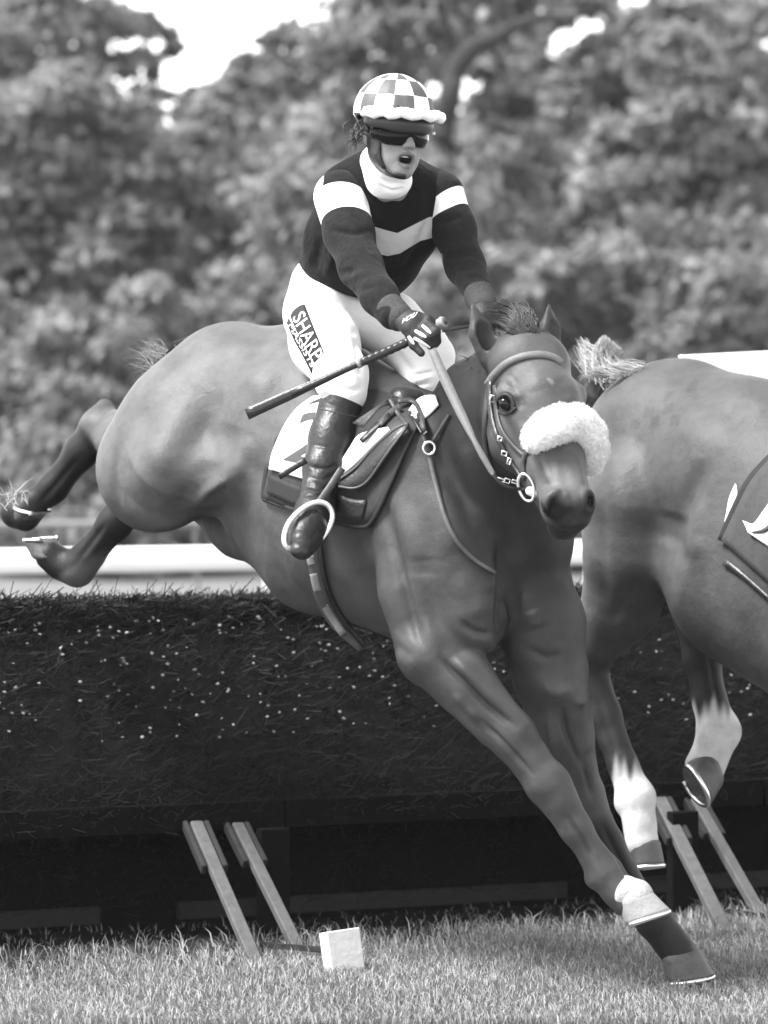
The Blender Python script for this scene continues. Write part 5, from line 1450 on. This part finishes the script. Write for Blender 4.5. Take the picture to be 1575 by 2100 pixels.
    hel = obj('helmet', hm, root, 'helmet with white and grey checkered silk cover')
    # rolled peak
    pk = []
    for k in range(25):
        a = -1.35 + 2.75 * k / 24
        e = .5 + .5 * math.cos((a - .18) * 1.15)
        pk.append(H((.108 + .020 * e) * math.sin(a), -.004 + (.122 + .042 * e) * math.cos(a), .058 + .004 * math.sin(k * 1.7) - .016 * (1 - e)))
    peak_r = [.006 + .0095 * math.sin(math.pi * min(max((k + 1) / 26, 0), 1)) ** .6 + .001 * math.sin(k * 2.3) for k in range(25)]
    pe = obj('peak', make_mesh('peak', *tube(pk, peak_r, 12), 'knit_white'), hel)
    Vp = np.zeros((25, 4, 3))
    for k in range(25):
        a = -1.35 + 2.75 * k / 24
        inn = H(.106 * math.sin(a), -.006 + .119 * math.cos(a), .070)
        for j in range(4): Vp[k, j] = pk[k] * (1 - j / 3) + inn * (j / 3) + u * .008 * (1 - j / 3)
    obj('peak_cloth', make_mesh('peak_cloth', *slab(Vp, .006), 'knit_white'), hel)
    # dark brow band under the peak
    Vb = np.zeros((31, 6, 3))
    for k in range(31):
        a = -1.42 + 2.72 * k / 30
        for j in range(6):
            t = j / 5; ex = .010 * math.sin(math.pi * t) * max(math.cos(a), 0)
            edge = max(0, abs(a - .0) - .5) * .018
            Vb[k, j] = H((.100 + ex) * math.sin(a), -.004 + (.118 + ex) * math.cos(a), .052 - t * (.046 - edge))
    obj('brow_band', make_mesh('brow_band', *slab(Vb, .006), 'plastic_dark'), hel)
    obj('snap', make_mesh('snap', *tube([H(.078, .088, .012), H(.082, .093, .012)], .004, 8), 'print_white'), hel)
    # harness: wide side piece and chin strap
    hb = bvh_of(*solid(hd + neck, .004, smooth=2))
    obj('harness', make_mesh('harness', *lay(hb, [(752, 246), (752, 285), (758, 318), (768, 336)], [(786, 258), (782, 290), (780, 318), (790, 346)], 14, 6, .010, .008, 4), 'leather_black'), hel)
    obj('chin_strap', make_mesh('chin_strap', *strap(hb, [(768, 326), (784, 346), (806, 358), (832, 363)], (14, 11, 9, 8), 18, .006, .006, 3), 'leather_black'), hel)
    obj('harness_strap', make_mesh('harness_strap', *ribbon([H(-.104, .02, .075), H(-.100, .012, .035), H(-.088, .022, .0)], .009, .003, 8), 'leather_dark'), hel)
    obj('lettering', text_mesh_on_curve('LOW', [H((.113 + .012) * math.sin(a), -.004 + .150 * math.cos(a), .066) for a in np.linspace(-.95, -.35, 9)], u, .018), hel)
    # goggles
    Vg = np.zeros((41, 9, 3))
    for k in range(41):
        a = -1.30 + 2.62 * k / 40
        notch = .022 * math.exp(-(a / .16) ** 2); taper = max(0, abs(a) - .75) * .028
        top, bot = .016 - .1 * taper, -.030 + notch + taper
        for j in range(9):
            t = j / 8; z = top * (1 - t) + bot * t
            bul = .006 * math.sin(math.pi * t)
            Vg[k, j] = H((.082 + bul) * math.sin(a) * 1.03, .014 + (.090 + bul) * math.cos(a), z)
    go = obj('goggles', make_mesh('goggles', *slab(Vg, .004), 'goggle'), root)
    rim = [Vg[k, 8] for k in range(41)]; obj('frame', make_mesh('frame', *tube(rim, .0022, 6), 'plastic_dark'), go)
    obj('temple', make_mesh('temple', *ribbon([H(-.080, .036, .0), H(-.086, .0, .008), H(-.084, -.04, .012)], .014, .004, 8), 'plastic_dark'), go)
    # hair curls behind
    L = []
    for i in range(45):
        b = H(-.092 + random.gauss(0, .008), -.022 + random.gauss(0, .018), .012 + random.gauss(0, .014)); ln = []
        ph = random.random() * 6; dn = .025 + .03 * random.random()
        for j in range(10):
            t = j / 9; ln.append(b + u * (-dn * t) + s * (-.012 * t + .008 * math.sin(ph + 7 * t)) + f * (-.012 * t + .008 * math.cos(ph + 7 * t)))
        L.append(ln)
    hair_obj('hair', L, .0022, 'hair_dark', root, (.008, .035))
    return root

def banded(name, dark, pale):
    """Knitted cloth with a pale chest band and white armbands, edges from the 'band' and 'white' distance fields."""
    m = MATS['knit_dark'].copy(); m.name = name
    n, l = m.node_tree.nodes, m.node_tree.links
    b = n['Principled BSDF']
    old = b.inputs['Base Color'].links[0].from_socket
    sc = n.new('ShaderNodeMath'); sc.operation = 'MULTIPLY'; l.new(old, sc.inputs[0]); sc.inputs[1].default_value = dark / .022
    cur = sc.outputs[0]
    for attr, val in (('band', pale), ('white', .80)):
        a = n.new('ShaderNodeAttribute'); a.attribute_name = attr
        mr = n.new('ShaderNodeMapRange'); mr.inputs[1].default_value = -.0008; mr.inputs[2].default_value = .0008
        l.new(a.outputs['Fac'], mr.inputs[0])
        mx = n.new('ShaderNodeMix'); mx.data_type = 'FLOAT'
        l.new(mr.outputs[0], mx.inputs[0]); l.new(cur, mx.inputs[2]); mx.inputs[3].default_value = val
        cur = mx.outputs[0]
    l.new(cur, b.inputs['Base Color'])
    return m

def checker(HO, AX):
    """White and grey checks: twelve gores round the crown, rows by height."""
    m = bpy.data.materials.new('checker_silk'); m.use_nodes = True
    n, l = m.node_tree.nodes, m.node_tree.links; b = n['Principled BSDF']; b.inputs['Roughness'].default_value = .6
    g = n.new('ShaderNodeNewGeometry')
    def dot(vec, off):
        su = n.new('ShaderNodeVectorMath'); su.operation = 'SUBTRACT'; l.new(g.outputs['Position'], su.inputs[0]); su.inputs[1].default_value = tuple(off)
        d = n.new('ShaderNodeVectorMath'); d.operation = 'DOT_PRODUCT'; l.new(su.outputs[0], d.inputs[0]); d.inputs[1].default_value = tuple(vec); return d.outputs['Value']
    def math_(op, a, bb=None, val=None):
        q = n.new('ShaderNodeMath'); q.operation = op; l.new(a, q.inputs[0])
        if bb is not None: l.new(bb, q.inputs[1])
        if val is not None: q.inputs[1].default_value = val
        return q.outputs[0]
    c = HO + AX[2] * .058
    x, y, z = dot(AX[0], c), dot(AX[1], c), dot(AX[2], c)
    ang = math_('FLOOR', math_('MULTIPLY', math_('ARCTAN2', x, y), val=12 / (2 * math.pi)))
    hyp = math_('SQRT', math_('ADD', math_('MULTIPLY', x, x), math_('MULTIPLY', y, y)))
    row = math_('FLOOR', math_('MULTIPLY', math_('ADD', math_('ARCTAN2', z, hyp), val=.06), val=1 / .52))
    par = math_('FLOORED_MODULO', math_('ADD', ang, row), val=2.0)
    mx = n.new('ShaderNodeMix'); mx.data_type = 'FLOAT'; l.new(math_('GREATER_THAN', par, val=.5), mx.inputs[0]); mx.inputs[2].default_value = .8; mx.inputs[3].default_value = .06
    l.new(mx.outputs[0], b.inputs['Base Color'])
    return m

def text_mesh_on_curve(body, pts, up, size):
    cu = bpy.data.curves.new('lettering', 'FONT'); cu.body = body; cu.resolution_u = 2
    t = bpy.data.objects.new('lettering', cu); COL.objects.link(t)
    dg = bpy.context.evaluated_depsgraph_get(); dg.update()
    me = bpy.data.meshes.new_from_object(t.evaluated_get(dg)); bpy.data.objects.remove(t)
    co = np.array([p.co[:] for p in me.vertices]); co[:, 0] /= co[:, 0].max()
    pts = np.array(pts); k = co[:, 0] * (len(pts) - 1); i = np.clip(k.astype(int), 0, len(pts) - 2); fr = (k - i)[:, None]
    q = pts[i] * (1 - fr) + pts[i + 1] * fr + np.asarray(up)[None] * co[:, 1:2] * size
    me.vertices.foreach_set('co', q.astype(np.float32).ravel()); me.materials.clear(); me.materials.append(MATS['print_black']); me.update()
    return me
JOCKEY = jockey()

# ------------------------------------------------------------------ whip held in the near hand
def whip():
    r = empty('whip', P(700, 760, 13.38), 'long black jockey whip with ribbed grip held across the thigh', 'whip')
    a, b, c, d = P(506, 850, 13.36), P(735, 746, 13.38), P(828, 705, 13.40), P(902, 668, 13.415)
    obj('flap', make_mesh('flap', *ribbon([a, a * .6 + b * .4, b], (M(23, 13.4), M(21, 13.4), M(11, 13.4)), .007, 12), 'whip'), r)
    obj('shaft', make_mesh('shaft', *tube(spline([a * .6 + b * .4, b, c], 12), M(7, 13.4), 10), 'whip'), r)
    pts = spline([b * .98 + c * .02, c, d], 44)
    obj('grip', make_mesh('grip', *tube(pts, [M(9 + 1.2 * (k % 3 == 0), 13.4) for k in range(44)], 10), 'whip'), r)
    obj('collar', make_mesh('collar', *tube([b - unit(c - b) * .006, b + unit(c - b) * .006], M(10, 13.4), 10), 'tan_cap'), r)
    cp = obj('cap', make_mesh('cap', *tube(spline([P(892, 671, 13.415), P(912, 659, 13.40)], 9), [M(q, 13.4) for q in (9, 12, 12.5, 11, 12.5, 11.5, 13, 13, 11)], 16), 'tan_cap'), r)
    obj('cap_end', make_mesh('cap_end', *tube([P(912, 659, 13.40), P(913.5, 658, 13.399)], M(8, 13.4), 14), 'leather_mid'), cp)
whip()

# ------------------------------------------------------------------ light summer haze in the air
def haze():
    me = bpy.data.meshes.new('haze')
    x0, x1, y0, y1, z0, z1 = -60, 60, -20, 90, -1.0, 14.0
    vs = [(x, y, z) for x in (x0, x1) for y in (y0, y1) for z in (z0, z1)]
    me.from_pydata(vs, [], [(0, 1, 3, 2), (4, 6, 7, 5), (0, 4, 5, 1), (2, 3, 7, 6), (0, 2, 6, 4), (1, 5, 7, 3)])
    m = bpy.data.materials.new('haze_air'); m.use_nodes = True; n, l = m.node_tree.nodes, m.node_tree.links
    n.remove(n['Principled BSDF']); v = n.new('ShaderNodeVolumePrincipled')
    v.inputs['Color'].default_value = (.95, .95, .95, 1); v.inputs['Density'].default_value = 0.0003; v.inputs['Anisotropy'].default_value = 0.2
    l.new(v.outputs[0], n['Material Output'].inputs['Volume']); me.materials.append(m)
    o = bpy.data.objects.new('haze', me); COL.objects.link(o); o['kind'] = 'stuff'; o['label'] = 'thin pale summer haze in the air'
haze()
